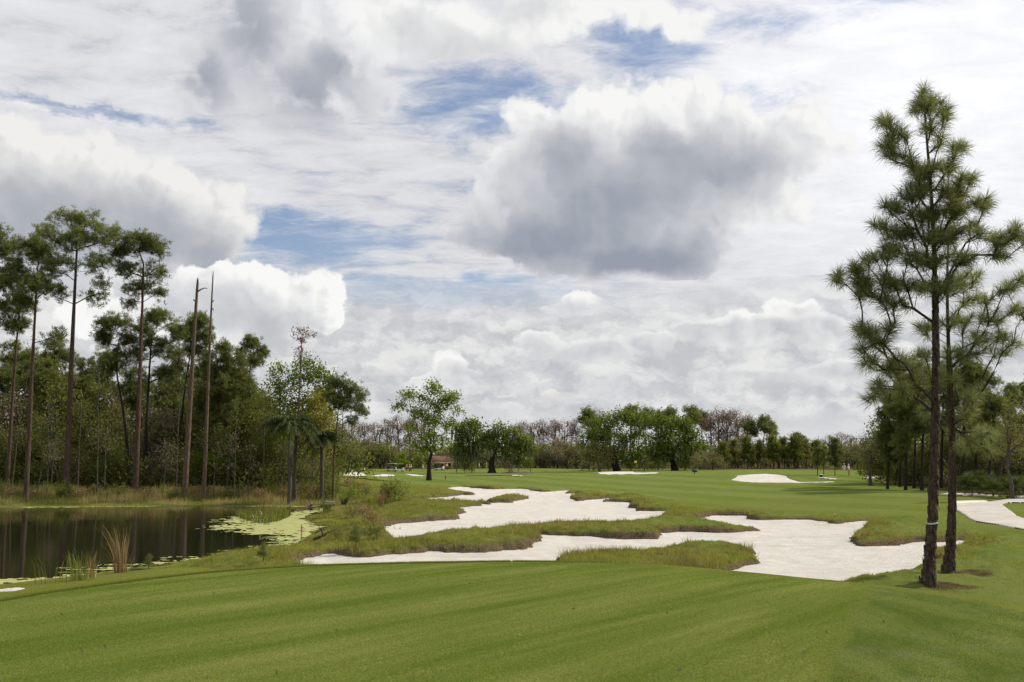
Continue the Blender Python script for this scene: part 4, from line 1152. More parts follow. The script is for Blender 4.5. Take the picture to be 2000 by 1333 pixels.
# yellow green broadleaf trees
for i, (px, D, lob, lm, lab, n) in enumerate([
        (545, 96, [(540, 730, 26, 22), (555, 760, 34, 26), (530, 790, 26, 26), (560, 810, 30, 30), (540, 850, 30, 30)], LEAF_BRIGHT, 'yellow green leafy tree left of the bare cypress', 130),
        (600, 97, [(600, 712, 26, 16), (620, 735, 30, 22), (585, 745, 26, 24), (630, 770, 26, 22), (600, 790, 30, 26), (640, 740, 14, 14)], LEAF_BRIGHT, 'yellow green leafy tree behind the bare cypress', 140),
        (625, 92, [(622, 790, 24, 24), (640, 820, 22, 26), (612, 830, 24, 26), (630, 865, 26, 26), (615, 890, 22, 20)], LEAF_YEL, 'amber leaved tree left of the small forked pine', 110),
        (512, 100, [(510, 790, 24, 20), (520, 830, 28, 28), (500, 860, 26, 26), (520, 895, 28, 20)], SHRUB_G, 'leafy green tree left of the dark palm', 100),
        (395, 94, [(395, 895, 20, 12), (415, 905, 24, 14), (380, 915, 18, 12), (405, 922, 24, 12)], LEAF_BRIGHT, 'bright green bush behind the foot of the thin dead trunk', 70)]):
    px_tree('leafy_tree', D, [(px, 942), (px + 2, 900), (px + 1, lob[0][1] + 20)], 0.10, lob, n, 'leaf', 70 + i, lab, 'tree', lo=0.1, leafm=lm, size=0.22, n_per=30, spread=0.34, shell=0.35)
for i, (px, D, top, w_, lm, lab) in enumerate([(95, 104, 800, 34, LEAF_OLIVE, 'olive understory tree right of the forked limb pine trunk'), (165, 101, 790, 36, LEAF_DARK, 'dark understory tree right of the tallest pine trunk'), (215, 104, 770, 34, LEAF_OLIVE, 'olive understory tree left of the crooked trunk'),
        (318, 102, 800, 34, LEAF_GREY, 'grey brown understory tree left of the thick dead trunk'), (375, 104, 780, 36, LEAF_DARK, 'dark understory tree between the dead trunks'), (470, 102, 800, 38, LEAF_OLIVE, 'olive understory tree below the slim pine'), (500, 106, 760, 30, SHRUB_G, 'green understory tree right of the slim pine trunk'), (30, 103, 790, 36, LEAF_DARK, 'dark understory tree by the leftmost pine trunks')]):
    px_tree('understory_tree', D, [(px, 940), (px + 4, 890), (px + 2, top + 25)], 0.10, [(px, top + 14, w_ * .7, 16), (px + 12, top + 42, w_, 22), (px - 12, top + 70, w_, 24), (px + 4, top + 105, w_ * 1.1, 22)], 150, 'leaf', 740 + i, lab, 'tree', lo=0.15, leafm=lm, size=0.22, n_per=22, spread=0.36, shell=0.35)
# palm
def palm(D, base_px, top_py, nf, flen, label, seed):
    rng = np.random.default_rng(seed)
    p0 = at(base_px[0], base_px[1], D); base = np.array([p0.x, p0.y, gz(p0.x, p0.y) - 0.1])
    H = at(base_px[0], top_py, D).z - base[2]
    e = empty('palm_tree', tuple(base))
    zs = np.linspace(0, H, 14)
    tube_mesh('trunk', np.stack([0.04 * np.sin(zs), 0 * zs, zs], 1), 0.16 - 0.03 * zs / H + 0.012 * (np.arange(14) % 2), GREY_BARK, e, k=10)
    for i in range(nf):
        az = 2.4 * i + rng.uniform(-.3, .3); el = rng.uniform(-0.1, 1.35); L = flen * rng.uniform(0.8, 1.1)
        u = np.linspace(0, 1, 12)
        out = L * u * np.cos(el * (1 - 0.3 * u)); up = L * (u * np.sin(el) - (0.75 + 0.3 * rng.random()) * u ** 2.2)
        spine = np.stack([np.cos(az) * out, np.sin(az) * out, H + up], 1)
        V = []; Fq = []; b = 0
        side = np.array([-math.sin(az), math.cos(az), 0])
        for j in range(2, 34):
            t = j / 33; p = np.array([np.interp(t, u, spine[:, c]) for c in range(3)])
            tg = unit(np.array([np.interp(min(t + .05, 1), u, spine[:, c]) for c in range(3)]) - p + 1e-6)
            for sgn in (-1, 1):
                ln = 0.8 * math.sin(math.pi * min(0.12 + t * 0.88, 1)) ** 0.7 + 0.08
                d = unit(side * sgn * 0.85 + tg * 0.45 + np.array([0, 0, -0.35]) + rng.normal(0, .1, 3)) * ln
                w = tg * 0.05
                V += [p - w, p + w, p + d * 0.6 + w * 0.8 + [0, 0, -.02], p + d + [0, 0, -0.12 * ln]]; Fq.append([b, b + 1, b + 2, b + 3]); b += 4
        fo = mesh_np('frond', np.array(V), np.array(Fq), PALM_G, e, attrs={'tint': rng.random(len(Fq))})
        tube_mesh('midrib', spine, np.linspace(0.025, 0.006, 12), PALM_G, fo, k=4)
    tag(e, label, 'palm')
palm(84.0, (565, 949), 830, 26, 3.4, 'dark feathery palm in front of the yellow green trees', 5)
palm(86.0, (628, 946), 856, 14, 2.0, 'second smaller palm right of the bare cypress', 6)

# thicket prototypes: small crowded trees under the pines
def thicket(seed, H, W, n, lm, bark, n_per, size, spread, low=0.1, name='thicket_tree', rb=0.07, shell=0.3, stems=1, cat='tree'):
    rng = np.random.default_rng(seed)
    T = Tree([(0, 0, 0), (rng.normal(0, .2), rng.normal(0, .2), H * 0.35), (rng.normal(0, .35), rng.normal(0, .35), H * 0.8)], rb, 0.02, rng)
    lob = [((rng.normal(0, W * .2), rng.normal(0, W * .2), H * z), W * s, W * s, H * 0.18) for z, s in ((low + 0.15, .42), (0.4, .5), (0.6, .5), (0.8, .36))]
    T.reach(lobe_points(lob, n, rng, shell), lo=low, bf=0.3)
    tp, td = T.tipinfo()
    v, f, t = leaves(tp, n_per, spread, size, rng)
    o = tree_obj(name, T, (0, 0, 0), v, f, t, bark, lm, 'x', cat)
    return Proto(o, H)
TH = [thicket(101, 7.5, 3.8, 150, LEAF_DARK, GREY_BARK, 24, 0.22, 0.36), thicket(102, 6.5, 3.6, 150, LEAF_OLIVE, GREY_BARK, 16, 0.20, 0.36), thicket(103, 8.5, 4.0, 160, LEAF_DARK, DARK_BARK, 24, 0.23, 0.38),
      thicket(104, 6.5, 3.8, 170, TWIG_BROWN, GREY_BARK, 6, 0.16, 0.25), thicket(105, 5.5, 3.8, 140, SHRUB_G, GREY_BARK, 20, 0.20, 0.34)]
rng = np.random.default_rng(77)
def ordinal(i): return ['first', 'second', 'third', 'fourth', 'fifth', 'sixth', 'seventh', 'eighth', 'ninth', 'tenth', 'eleventh', 'twelfth', 'thirteenth', 'fourteenth', 'fifteenth', 'sixteenth', 'seventeenth', 'eighteenth', 'nineteenth', 'twentieth'][i] if i < 20 else '%dth' % (i + 1)
KINDW = ['dark leaved', 'olive leaved', 'tall dark leaved', 'bare brown', 'green leaved']
rows = [('front', 95, np.linspace(-70, 640, 14)), ('middle', 103, np.linspace(-110, 650, 22)), ('back', 118, np.linspace(-130, 660, 22))]
for rn_, D, xs in rows:
    cnt = [0] * 5
    for i, px in enumerate(xs):
        k = [0, 1, 3, 2, 4, 1, 0, 3][(i * 3 + len(rn_)) % 8]
        px2 = px + rng.uniform(-10, 10); DD = D + rng.uniform(-3, 4)
        p = at(px2, 940, DD)
        sc = rng.uniform(0.85, 1.2) * (1.0 if rn_ == 'front' else 1.3 if rn_ == 'middle' else 1.6)
        if px > 560: sc *= 0.75
        if rn_ == 'front': sc *= 0.8
        TH[k].put((p.x, DD, gz(p.x, DD) - 0.1), rng.uniform(0, 6.28), (sc * 1.05, sc * 1.05, sc), '%s %s thicket tree from left, %s row of the pond woods' % (ordinal(cnt[k]), KINDW[k], rn_), 'thicket under the pond pines')
        cnt[k] += 1
# slim pale stems standing at the wood edge
SL = [(24, 930, 660, 40), (72, 948, 862, 40), (100, 945, 800, 10), (153, 946, 760, 5), (92, 946, 780, 4), (190, 947, 700, 3), (205, 944, 820, 5), (318, 946, 860, 14), (345, 944, 700, 6), (418, 946, 860, 10), (441, 946, 850, 12),
      (458, 946, 800, 3), (515, 947, 760, 2), (485, 947, 870, 5), (543, 945, 850, 6), (556, 945, 870, 4), (611, 946, 860, 6), (608, 948, 890, 3)]
for i, (px, py, top, lean) in enumerate(SL):
    rg = np.random.default_rng(300 + i)
    D = 87 + rg.uniform(0, 3)
    if px == 72: tr = [(72, 948), (82, 915), (95, 885), (108, 858)]
    else: tr = [(px, py), (px + lean * .3 + rg.uniform(-2, 2), (py * 2 + top) / 3), (px + lean * .7 + rg.uniform(-2, 2), (py + 2 * top) / 3), (px + lean, top)]
    lab = 'leaning pale bare stem crossing the leftmost trunks' if px == 72 else '%s slim pale stem from the left along the pond wood edge' % ordinal(i)
    tx, ty = tr[-1]
    px_tree('slim_tree', D, tr, 0.055, [(tx, ty + 12, 16, 16), (tx + 3, ty + 45, 18, 22)], 26, 'leaf', 320 + i, lab, 'tree', 'slim stems at the wood edge', lo=0.45, n_per=5, size=0.14, leafm=[LEAF_OLIVE, TWIG_BROWN, SHRUB_G][i % 3], spread=0.2)

# the shade of the wood, put in as darkened leaf tint: one tangle of leaves and twigs nobody could count
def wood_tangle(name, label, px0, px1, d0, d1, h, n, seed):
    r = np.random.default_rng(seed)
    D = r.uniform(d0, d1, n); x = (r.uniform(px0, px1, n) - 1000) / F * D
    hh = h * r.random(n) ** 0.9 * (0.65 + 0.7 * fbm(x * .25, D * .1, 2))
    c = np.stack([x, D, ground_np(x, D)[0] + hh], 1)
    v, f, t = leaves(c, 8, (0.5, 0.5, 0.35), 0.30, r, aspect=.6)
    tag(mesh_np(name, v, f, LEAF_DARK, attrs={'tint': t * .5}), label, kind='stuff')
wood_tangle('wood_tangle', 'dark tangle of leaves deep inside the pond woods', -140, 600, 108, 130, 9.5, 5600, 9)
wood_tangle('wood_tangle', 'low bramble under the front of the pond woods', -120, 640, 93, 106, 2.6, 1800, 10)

# ================================================================== mid course trees
px_tree('lone_tree', 150, [(838, 943), (838, 922), (839, 902), (843, 885)], 0.36, [(800, 772, 18, 12), (846, 762, 20, 14), (826, 778, 18, 14), (880, 778, 22, 14), (786, 795, 20, 10), (860, 795, 28, 16), (820, 808, 22, 14), (895, 805, 16, 8), (845, 825, 26, 16), (805, 838, 18, 10),
        (838, 855, 26, 16), (838, 872, 30, 12), (800, 862, 22, 10), (868, 862, 20, 10), (825, 880, 18, 8), (875, 830, 20, 12), (772, 792, 10, 6)], 330, 'leaf', 201, 'lone light green tree standing on the far fairway', 'tree', lo=0.85, leafm=LEAF_BRIGHT, size=0.34, n_per=19, spread=0.42, shell=0.25, bf=0.45, down=1.2, bark=DARK_BARK, rt=0.2)
px_tree('mossy_oak', 222, [(961, 930), (961, 918), (960, 905), (962, 893)], 0.85, [(920, 842, 36, 20), (905, 862, 26, 16), (940, 868, 30, 16), (972, 842, 20, 14), (1003, 850, 24, 14), (1025, 868, 20, 14), (990, 872, 34, 16), (915, 885, 30, 12), (1000, 890, 34, 12), (960, 860, 30, 16), (890, 880, 18, 10), (1035, 882, 14, 9), (925, 828, 22, 8), (900, 840, 18, 12), (1010, 905, 22, 6), (905, 902, 20, 6)], 400, 'leaf', 202,
        'spreading dark oak hung with grey moss, standing in shade', 'oak tree', lo=0.5, leafm=LEAF_OAK, size=0.55, n_per=20, spread=0.6, shell=0.4, bf=0.3, bark=DARK_BARK, rt=0.5, extra=moss_on(420, 2.6, 0.35))
px_tree('great_oak', 238, [(1205, 917), (1200, 900), (1198, 880)], 0.9, [(1175, 835, 36, 22), (1215, 820, 36, 18), (1150, 860, 24, 16), (1245, 825, 30, 18), (1195, 860, 40, 22), (1240, 860, 36, 22), (1165, 884, 34, 16), (1215, 893, 40, 16), (1260, 893, 30, 16), (1180, 902, 26, 8)], 480, 'leaf', 203,
        'wide bright green oak behind the ridge bunker', 'oak tree', lo=0.4, leafm=LEAF_OAK, size=0.55, n_per=22, spread=0.62, shell=0.5, bark=DARK_BARK, rt=0.5, extra=moss_on(160, 2.2, 0.3))
px_tree('great_oak', 234, [(1318, 917), (1314, 900), (1312, 880)], 0.8, [(1290, 830, 26, 20), (1325, 832, 32, 18), (1350, 852, 22, 14), (1305, 858, 34, 22), (1345, 872, 30, 14), (1285, 878, 24, 18), (1325, 890, 38, 16), (1372, 870, 14, 8), (1290, 898, 24, 12), (1345, 898, 26, 10)], 420, 'leaf', 204,
        'bright green oak just right of the widest oak', 'oak tree', lo=0.4, leafm=LEAF_OAK, size=0.55, n_per=22, spread=0.62, shell=0.5, bark=DARK_BARK, rt=0.45, extra=moss_on(160, 2.2, 0.3))
px_tree('round_tree', 232, [(1172, 922), (1170, 912), (1168, 900)], 0.28, [(1168, 880, 22, 12), (1155, 890, 18, 10), (1185, 890, 18, 10), (1168, 898, 26, 8)], 150, 'leaf', 205,
        'low round olive tree in front of the widest oak', 'tree', lo=0.4, leafm=LEAF_OLIVE, size=0.4, n_per=18, spread=0.5)
px_tree('young_tree', 262, [(787, 921), (787, 912), (787, 900)], 0.14, [(787, 893, 8, 8), (787, 905, 11, 8), (785, 912, 10, 5)], 70, 'leaf', 206, 'small bright green conical tree near the golf carts', 'tree', lo=0.2, leafm=LEAF_BRIGHT, size=0.4, n_per=22, spread=0.4)
px_tree('young_tree', 262, [(818, 921), (818, 912), (818, 900)], 0.14, [(818, 897, 9, 7), (818, 907, 10, 6)], 50, 'leaf', 207, 'second small green tree just left of the lone tree', 'tree', lo=0.3, leafm=SHRUB_G, size=0.4, n_per=18, spread=0.4)
for i, (px, py, top, lab) in enumerate([(908, 923, 895, 'staked young tree under the mossy oak, left of the lamp'), (921, 924, 898, 'staked young tree under the mossy oak, right of the lamp'), (996, 926, 900, 'bare sapling between oak and mulch bed'), (1036, 926, 893, 'young leafy tree right of the mulch bed'), (1360, 922, 888, 'thin tree beside the dark sign')]):
    px_tree('young_tree', 225, [(px, py), (px, py - 8), (px, top + 6)], 0.08, [(px, top + 6, 8, 7), (px, top + 15, 9, 7)], 36, 'leaf', 210 + i, lab, 'tree', lo=0.3, leafm=[LEAF_OLIVE, SHRUB_G, TWIG_BROWN, LEAF_OAK, LEAF_GREY][i], size=0.34, n_per=10, spread=0.4)
# pine saplings by the right mound
def sapling(px, py, top, D, label, seed, w=16, dense=1.0):
    rg = np.random.default_rng(seed); h = py - top
    lob = [(px, top + h * 0.06, w * .35, h * .06), (px, top + h * .2, w * .7, h * .08), (px, top + h * .36, w, h * .08), (px, top + h * .52, w * .9, h * .07), (px, top + h * 0.64, w * .5, h * .05)]
    px_tree('pine_sapling', D, [(px, py), (px, (py + top) / 2), (px, top + 2)], 0.07, lob, int(64 * dense), 'pine', seed, label, 'pine tree', 'young pines by the right mound', lo=0.3, shell=0.5, up=0.2, n_per=3, size=0.42, spread=0.15, down=0.0, leafm=NEEDLE)
sapling(1597, 938, 862, 148, 'young pine just right of the mound bunker, left of the pair', 221, 14)
sapling(1609, 934, 866, 158, 'slender young pine between the two fuller young pines', 222, 11, 0.7)
sapling(1631, 938, 857, 148, 'fullest young pine right of the mound bunker', 223, 18, 1.3)

# ------------------------------------------------------------------ far treeline kinds
def far_kind(name, seed, H, W, trunk_h, rb, lobes, n, lm, bark, n_per, size, spread, lo=0.4, shell=0.3, pine=False, moss=0, cat='tree', bf=0.3, minr=0.03):
    rg = np.random.default_rng(seed)
    T = Tree([(0, 0, 0), (rg.normal(0, .2), rg.normal(0, .2), trunk_h * .5), (rg.normal(0, .4), rg.normal(0, .4), trunk_h)], rb, rb * 0.35, rg, seg=1.0)
    L = [((x * W, y * W, z * H), a * W, a * W, b * H) for x, y, z, a, b in lobes]
    T.reach(lobe_points(L, n, rg, shell, 0.2), lo=lo, bf=bf, rtip=0.025, seg=1.2)
    tp, td = T.tipinfo()
    if pine:
        c = np.repeat(tp, n_per, 0) + rg.normal(0, spread, (len(tp) * n_per, 3))
        v, f, t = needles1(c, unit(rg.normal(0, .5, c.shape) + [0, 0, .6]), 9, size, size * 0.22, rg)
    else: v, f, t = leaves(tp, n_per, spread, size, rg)
    o = tree_obj(name, T, (0, 0, 0), v, f, t, bark, lm, 'x', cat, minr=minr)
    if moss:
        v2, f2, t2 = moss_on(moss, 2.2, 0.32)(T, rg); tag(mesh_np('hanging_moss', v2, f2, MOSS, o, attrs={'tint': t2}), kind='stuff')
    return Proto(o, H)
CYL = [(0, 0, .90, .30, .07), (.22, .1, .82, .30, .08), (-.24, 0, .78, .32, .09), (0, -.1, .68, .36, .10), (.12, 0, .56, .34, .10), (-.1, .1, .46, .26, .08)]
CYP = [far_kind('bare_cypress', 401, 17, 9, 14.5, .30, CYL, 260, TWIG_BROWN, CYP_BARK, 10, 0.30, 0.50, lo=.35), far_kind('bare_cypress', 402, 16, 9, 13, .28, CYL, 240, TWIG_BROWN, CYP_BARK, 9, 0.30, 0.50, lo=.4),
       far_kind('bare_cypress', 403, 18, 10, 15, .30, CYL, 250, TWIG_BROWN, CYP_BARK, 8, 0.30, 0.55, lo=.4, moss=60)]
MO = [(0, 0, .84, .30, .12), (.3, .1, .66, .30, .16), (-.32, -.1, .64, .32, .16), (0, -.3, .52, .34, .16), (.15, .3, .5, .34, .16), (0, 0, .34, .42, .14), (.3, -.2, .26, .3, .14), (-.3, .2, .24, .3, .14)]
GOAK = [far_kind('mossy_tree', 411, 10, 10, 4.5, .35, MO, 230, LEAF_GREY, GREY_BARK, 17, 0.42, 0.55, lo=.2, moss=160), far_kind('mossy_tree', 412, 9, 11, 4, .35, MO, 230, LEAF_OLIVE, GREY_BARK, 18, 0.42, 0.55, lo=.2, moss=120),
        far_kind('mossy_tree', 413, 11, 9, 5, .35, MO, 230, SHRUB_G, GREY_BARK, 18, 0.44, 0.55, lo=.2, moss=100)]
PL = [(0, 0, .9, .34, .08), (.25, .1, .82, .3, .07), (-.28, 0, .78, .32, .07), (.1, -.2, .7, .3, .06)]
FPINE = [far_kind('far_pine', 421, 20, 7, 18, .24, PL, 120, NEEDLE, PINE_BARK, 10, 0.55, 0.55, lo=.6, pine=True, cat='pine tree'), far_kind('far_pine', 422, 18, 6.5, 16.5, .22, PL, 110, NEEDLE, PINE_BARK, 10, 0.55, 0.5, lo=.6, pine=True, cat='pine tree')]
YP = [(0, 0, .85, .25, .1), (.1, 0, .7, .34, .1), (-.1, .1, .55, .4, .1), (0, -.1, .4, .4, .1)]
YPINE = [far_kind('young_pine', 431, 10, 5.5, 9, .13, YP, 190, SHRUB_G, DARK_BARK, 8, 0.46, 0.45, lo=.25, pine=True, cat='pine tree'), far_kind('young_pine', 432, 11, 5, 10, .13, YP, 180, LEAF_OLIVE, DARK_BARK, 8, 0.46, 0.45, lo=.3, pine=True, cat='pine tree')]
rng = np.random.default_rng(91)
def far_row(protos, items, what, where, group, stretch=1.0):
    """items: (px, D, top py); labelled in order from the left"""
    items = sorted(items)
    for i, (px, D, top) in enumerate(items):
        p = at(px, top, D); g = gz(p.x, D) - 0.1
        pr = protos[i % len(protos)]
        sc = (p.z - g) / pr.h / 0.97
        w = sc * stretch * rng.uniform(0.9, 1.15)
        pr.put((p.x, D, g), rng.uniform(0, 6.28), (w, w, sc), '%s of the %s %s' % (ordinal(i), what, where), group)
far_row(CYP, [(648, 322, 835), (668, 330, 826), (688, 335, 823), (712, 328, 826), (733, 332, 824), (757, 330, 818), (778, 336, 812), (800, 330, 816), (824, 334, 806)], 'bare brown cypresses', 'around the lone tree, from left', 'bare cypresses left of the oak')
far_row(CYP, [(1003, 330, 830), (1020, 335, 822), (1042, 332, 824), (1060, 336, 820), (1082, 333, 818), (1103, 337, 822), (1125, 330, 818), (1168, 345, 800)], 'bare brown cypresses', 'between mossy oak and widest oak, from left', 'bare cypresses between the oaks')
far_row(CYP, [(1388, 320, 806), (1404, 326, 797), (1420, 318, 799), (1440, 322, 801), (1458, 326, 808)], 'tall bare cypresses', 'right of the bright oaks, from left', 'bare cypresses right of the oaks')
far_row(CYP, [(1618, 330, 850), (1640, 326, 844), (1660, 330, 848), (1690, 335, 858)], 'low bare trees', 'on the skyline before the right woods, from left', 'bare trees before the right woods')
far_row(FPINE, [(1148, 330, 799), (1232, 340, 792), (1262, 338, 799), (1288, 342, 802), (1310, 338, 798), (1352, 330, 794), (1372, 338, 806)], 'round crowned pines', 'rising behind the bright oaks, from left', 'pines behind the oaks')
far_row(FPINE, [(1466, 300, 822), (1490, 300, 812), (1503, 306, 822), (1557, 310, 845)], 'pines', 'right of the tall cypresses, from left', 'pines right of the cypresses')
far_row(GOAK, [(640, 300, 872), (662, 296, 868), (684, 300, 862), (706, 298, 858), (728, 301, 862), (750, 296, 860), (770, 300, 868), (806, 305, 874), (828, 300, 876), (862, 305, 880), (882, 302, 872)], 'mossy grey green trees', 'below the cypresses left of the oak, from left', 'mossy trees on the far left', 1.0)
far_row(GOAK, [(1046, 290, 872), (1066, 292, 864), (1088, 288, 858), (1108, 290, 864), (1128, 292, 868), (1146, 296, 876), (1012, 300, 882), (985, 306, 880), (950, 308, 876), (915, 306, 868)], 'mossy grey green trees', 'flanking the mossy oak, from left', 'mossy trees in the middle', 1.0)
far_row(GOAK, [(1385, 288, 872), (1402, 284, 870), (1440, 290, 866), (1478, 286, 862), (1520, 290, 860), (1555, 286, 862), (1585, 292, 864), (1648, 250, 868), (1672, 246, 866), (1700, 250, 872), (1722, 256, 876), (1345, 300, 880), (1262, 300, 880)], 'mossy trees', 'right of the bright oaks, from left', 'mossy trees on the far right', 1.0)
far_row(GOAK, [(1150, 246, 886), (1188, 250, 888), (1232, 246, 884), (1258, 250, 890), (1286, 246, 886), (1338, 248, 886), (1366, 246, 882), (1392, 250, 884)], 'low mossy trees', 'under the bright oaks, from left', 'low trees under the oaks')
far_row(YPINE, [(1412, 262, 862), (1434, 268, 856), (1458, 260, 852), (1484, 266, 858), (1508, 262, 850), (1530, 268, 853), (1552, 262, 850), (1572, 268, 856), (1592, 272, 860)], 'dense young pines', 'behind the mound bunker, from left', 'young pine band')
# the wood behind them all, one unbroken mass
def far_mass():
    rg = np.random.default_rng(5)
    V = []; T_ = []; n = 0
    N = 5000
    az = np.radians(rg.uniform(-38, 36, N)); D = rg.uniform(318, 390, N) 
    h = 7.5 * rg.random(N) ** 0.8 + rg.normal(0, .3, N)
    D = np.where(h < 2.4, rg.uniform(285, 340, N), D)
    x = np.tan(az) * D
    k = (x > -70) | (D > 330)
    c = np.stack([x, D, np.full(N, -0.8) + h], 1)
    v, f, t = leaves(c, 7, (0.9, 0.9, 0.5), 0.9, rg, aspect=0.6)
    # trunks standing in it
    M = 500
    az = np.radians(rg.uniform(-38, 36, M)); D = rg.uniform(300, 380, M); x = np.tan(az) * D; hh = rg.uniform(5, 11, M); w = rg.uniform(0.1, 0.2, M)
    b = np.stack([x, D, np.full(M, -1.0)], 1); tp = b + np.stack([rg.normal(0, .4, M), rg.normal(0, .4, M), hh], 1)
    s = np.stack([w, w * 0, w * 0], 1); q = np.stack([w * 0, w, w * 0], 1)
    tv = np.stack([b - s, b + q, b + s, tp - s * .5, tp + q * .5, tp + s * .5], 1).reshape(-1, 3)
    i = np.arange(M)[:, None] * 6
    tf = np.concatenate([i + [[0, 1, 4, 3]], i + [[1, 2, 5, 4]], i + [[2, 0, 3, 5]]])
    o = len(v)
    ob = mesh_np('far_woods', np.concatenate([v, tv]), [f, tf + o], LEAF_OLIVE, attrs={'tint': np.concatenate([t * 0.6, np.full(len(tf), 0.1)])})
    tag(ob, 'dark undergrowth and trunks massed behind the far treeline', kind='stuff')
far_mass()

# ================================================================== woods on the right
GR_ = 'pines of the right hand woods'
px_tree('dark_cedar', 104, [(1733, 944), (1735, 900), (1738, 790)], 0.14, [(1738, 785, 14, 16), (1735, 815, 22, 18), (1740, 850, 26, 22), (1728, 875, 20, 20), (1745, 895, 22, 16)], 190, 'pine', 241, 'dark narrow conifer at the left end of the right woods', 'pine tree', GR_, lo=0.25, leafm=NEEDLE_DK, bark=DARK_BARK)
for i, (px, py, D, top, rx, lab) in enumerate([(1757, 940, 112, 735, 26, 'slim pine left of the front pine trunk, set back'), (1768, 946, 100, 760, 24, 'pine with bare lower stem behind the white sign'), (1785, 943, 108, 705, 30, 'pine directly behind the rope tied pine'),
        (1800, 946, 98, 730, 26, 'pine close behind the left side of the front trunk'), (1838, 946, 106, 715, 30, 'pine seen between the two near trunks'), (1880, 950, 98, 700, 42, 'broad pine crown right of the rear near pine'), (1905, 952, 104, 715, 40, 'tall pine right of the broad crown'), (1932, 955, 98, 770, 32, 'shorter pine left of the right edge oak'), (1972, 952, 112, 752, 22, 'flat topped pine at the right photo edge'), (2030, 955, 104, 720, 44, 'pine beyond the right photo edge')]):
    hgt = 940 - top
    px_tree('wood_pine', D, [(px, py), (px + 2, 880), (px + 4, (880 + top) / 2), (px + 4, top + 14)], 0.16, [(px + 4, top + 12, rx * .7, 14), (px + 14, top + 32, rx, 18), (px - 12, top + 44, rx, 20), (px + 6, top + 76, rx * 1.05, 20), (px - 6, top + 110, rx * .9, 18)], 150, 'pine', 250 + i, lab, 'pine tree', GR_, lo=0.3, shell=0.35, up=0.3, leafm=[NEEDLE, NEEDLE_DK][i % 2], bark=DARK_BARK)
px_tree('edge_oak', 76, [(1977, 970), (1975, 945), (1967, 915), (1969, 885), (1976, 850)], 0.17, [(1972, 815, 26, 18), (1995, 790, 30, 24), (1955, 850, 26, 20), (2020, 830, 36, 30), (1985, 850, 34, 24), (1940, 880, 20, 16), (2015, 880, 34, 26)], 210, 'leaf', 271,
        'greyish small leaved oak with a bent trunk at the right edge', 'oak tree', lo=0.35, leafm=LEAF_OLIVE, size=0.15, n_per=12, spread=0.30, bark=GREY_BARK)
TR = [(1700, 122), (1722, 126), (1748, 120), (1772, 124), (1796, 118), (1818, 122), (1842, 116), (1866, 120), (1890, 114), (1912, 118), (1936, 110), (1958, 116), (1984, 108), (2008, 112), (2034, 106), (2062, 110), (1925, 128), (1975, 130), (1880, 130), (2020, 126)]
cnt = [0] * 5
for i, (px, D) in enumerate(sorted(TR)):
    p = at(px, 940, D); k = [2, 1, 0, 3, 4, 1, 2][i % 7]
    sc = rng.uniform(0.9, 1.25) * (0.85 if px < 1760 else 1.0)
    TH[k].put((p.x, D, gz(p.x, D) - .1), rng.uniform(0, 6.28), sc, '%s %s thicket tree from left in the right hand woods' % (ordinal(cnt[k]), KINDW[k]), 'thicket in the right woods'); cnt[k] += 1
px_tree('grey_oak', 116, [(1700, 938), (1699, 920), (1702, 895)], 0.22, [(1700, 862, 26, 12), (1678, 880, 20, 10), (1722, 872, 22, 12), (1700, 890, 30, 10)], 150, 'leaf', 272, 'grey brown oak with level limbs left of the dark conifer', 'oak tree', lo=0.4, leafm=LEAF_GREY, size=0.2, n_per=12, spread=0.35)
px_tree('grey_oak', 104, [(1955, 950), (1953, 925), (1957, 895)], 0.2, [(1955, 850, 26, 18), (1935, 875, 22, 14), (1978, 880, 24, 14), (1950, 900, 30, 12)], 150, 'leaf', 273, 'grey brown oak behind the palmettos at the right', 'oak tree', lo=0.4, leafm=LEAF_GREY, size=0.18, n_per=12, spread=0.32)
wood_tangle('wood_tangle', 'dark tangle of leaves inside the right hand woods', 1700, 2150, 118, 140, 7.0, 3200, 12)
# palmetto fans and hedge shrubs
def palmetto(seed):
    rg = np.random.default_rng(seed)
    e = empty('palmetto')
    V = []; Fq = []; b = 0
    for k in range(26):
        az = rg.uniform(0, 6.28); el = rg.uniform(0.3, 1.4); L = rg.uniform(0.6, 1.3)
        d = np.array([math.cos(az) * math.cos(el), math.sin(az) * math.cos(el), math.sin(el)]) 
        hub = d * L; sd_ = unit(np.cross(d, [0, 0, 1.0])); up_ = np.cross(sd_, d)
        V += [sd_ * .008, -sd_ * .008, hub - sd_ * .008, hub + sd_ * .008]; Fq.append([b, b + 1, b + 2, b + 3]); b += 4
        for j in range(15):
            t = (j - 7) / 7 * 1.5
            q = (d * math.cos(t) + sd_ * math.sin(t) + up_ * 0.12) * rg.uniform(.4, .55); w = (sd_ * math.cos(t) - d * math.sin(t)) * 0.022
            V += [hub, hub + q * .5 + w, hub + q + [0, 0, -.06], hub + q * .5 - w]; Fq.append([b, b + 1, b + 2, b + 3]); b += 4
    mesh_np('fronds', np.array(V), np.array(Fq), PALM_G, e, attrs={'tint': rg.random(len(Fq))})
    tag(e, 'x', 'palmetto')
    return Proto(e, 1.5)
PM = [palmetto(1), palmetto(2)]
pos = [(1884, 958, 86), (1898, 958, 84), (1912, 960, 85), (1926, 960, 83), (1940, 962, 82), (1953, 963, 80), (1968, 966, 79), (1985, 967, 78), (2002, 968, 77), (2025, 968, 78), (1891, 956, 92), (1918, 957, 91), (1946, 958, 90), (1990, 960, 88), (2015, 962, 86)]
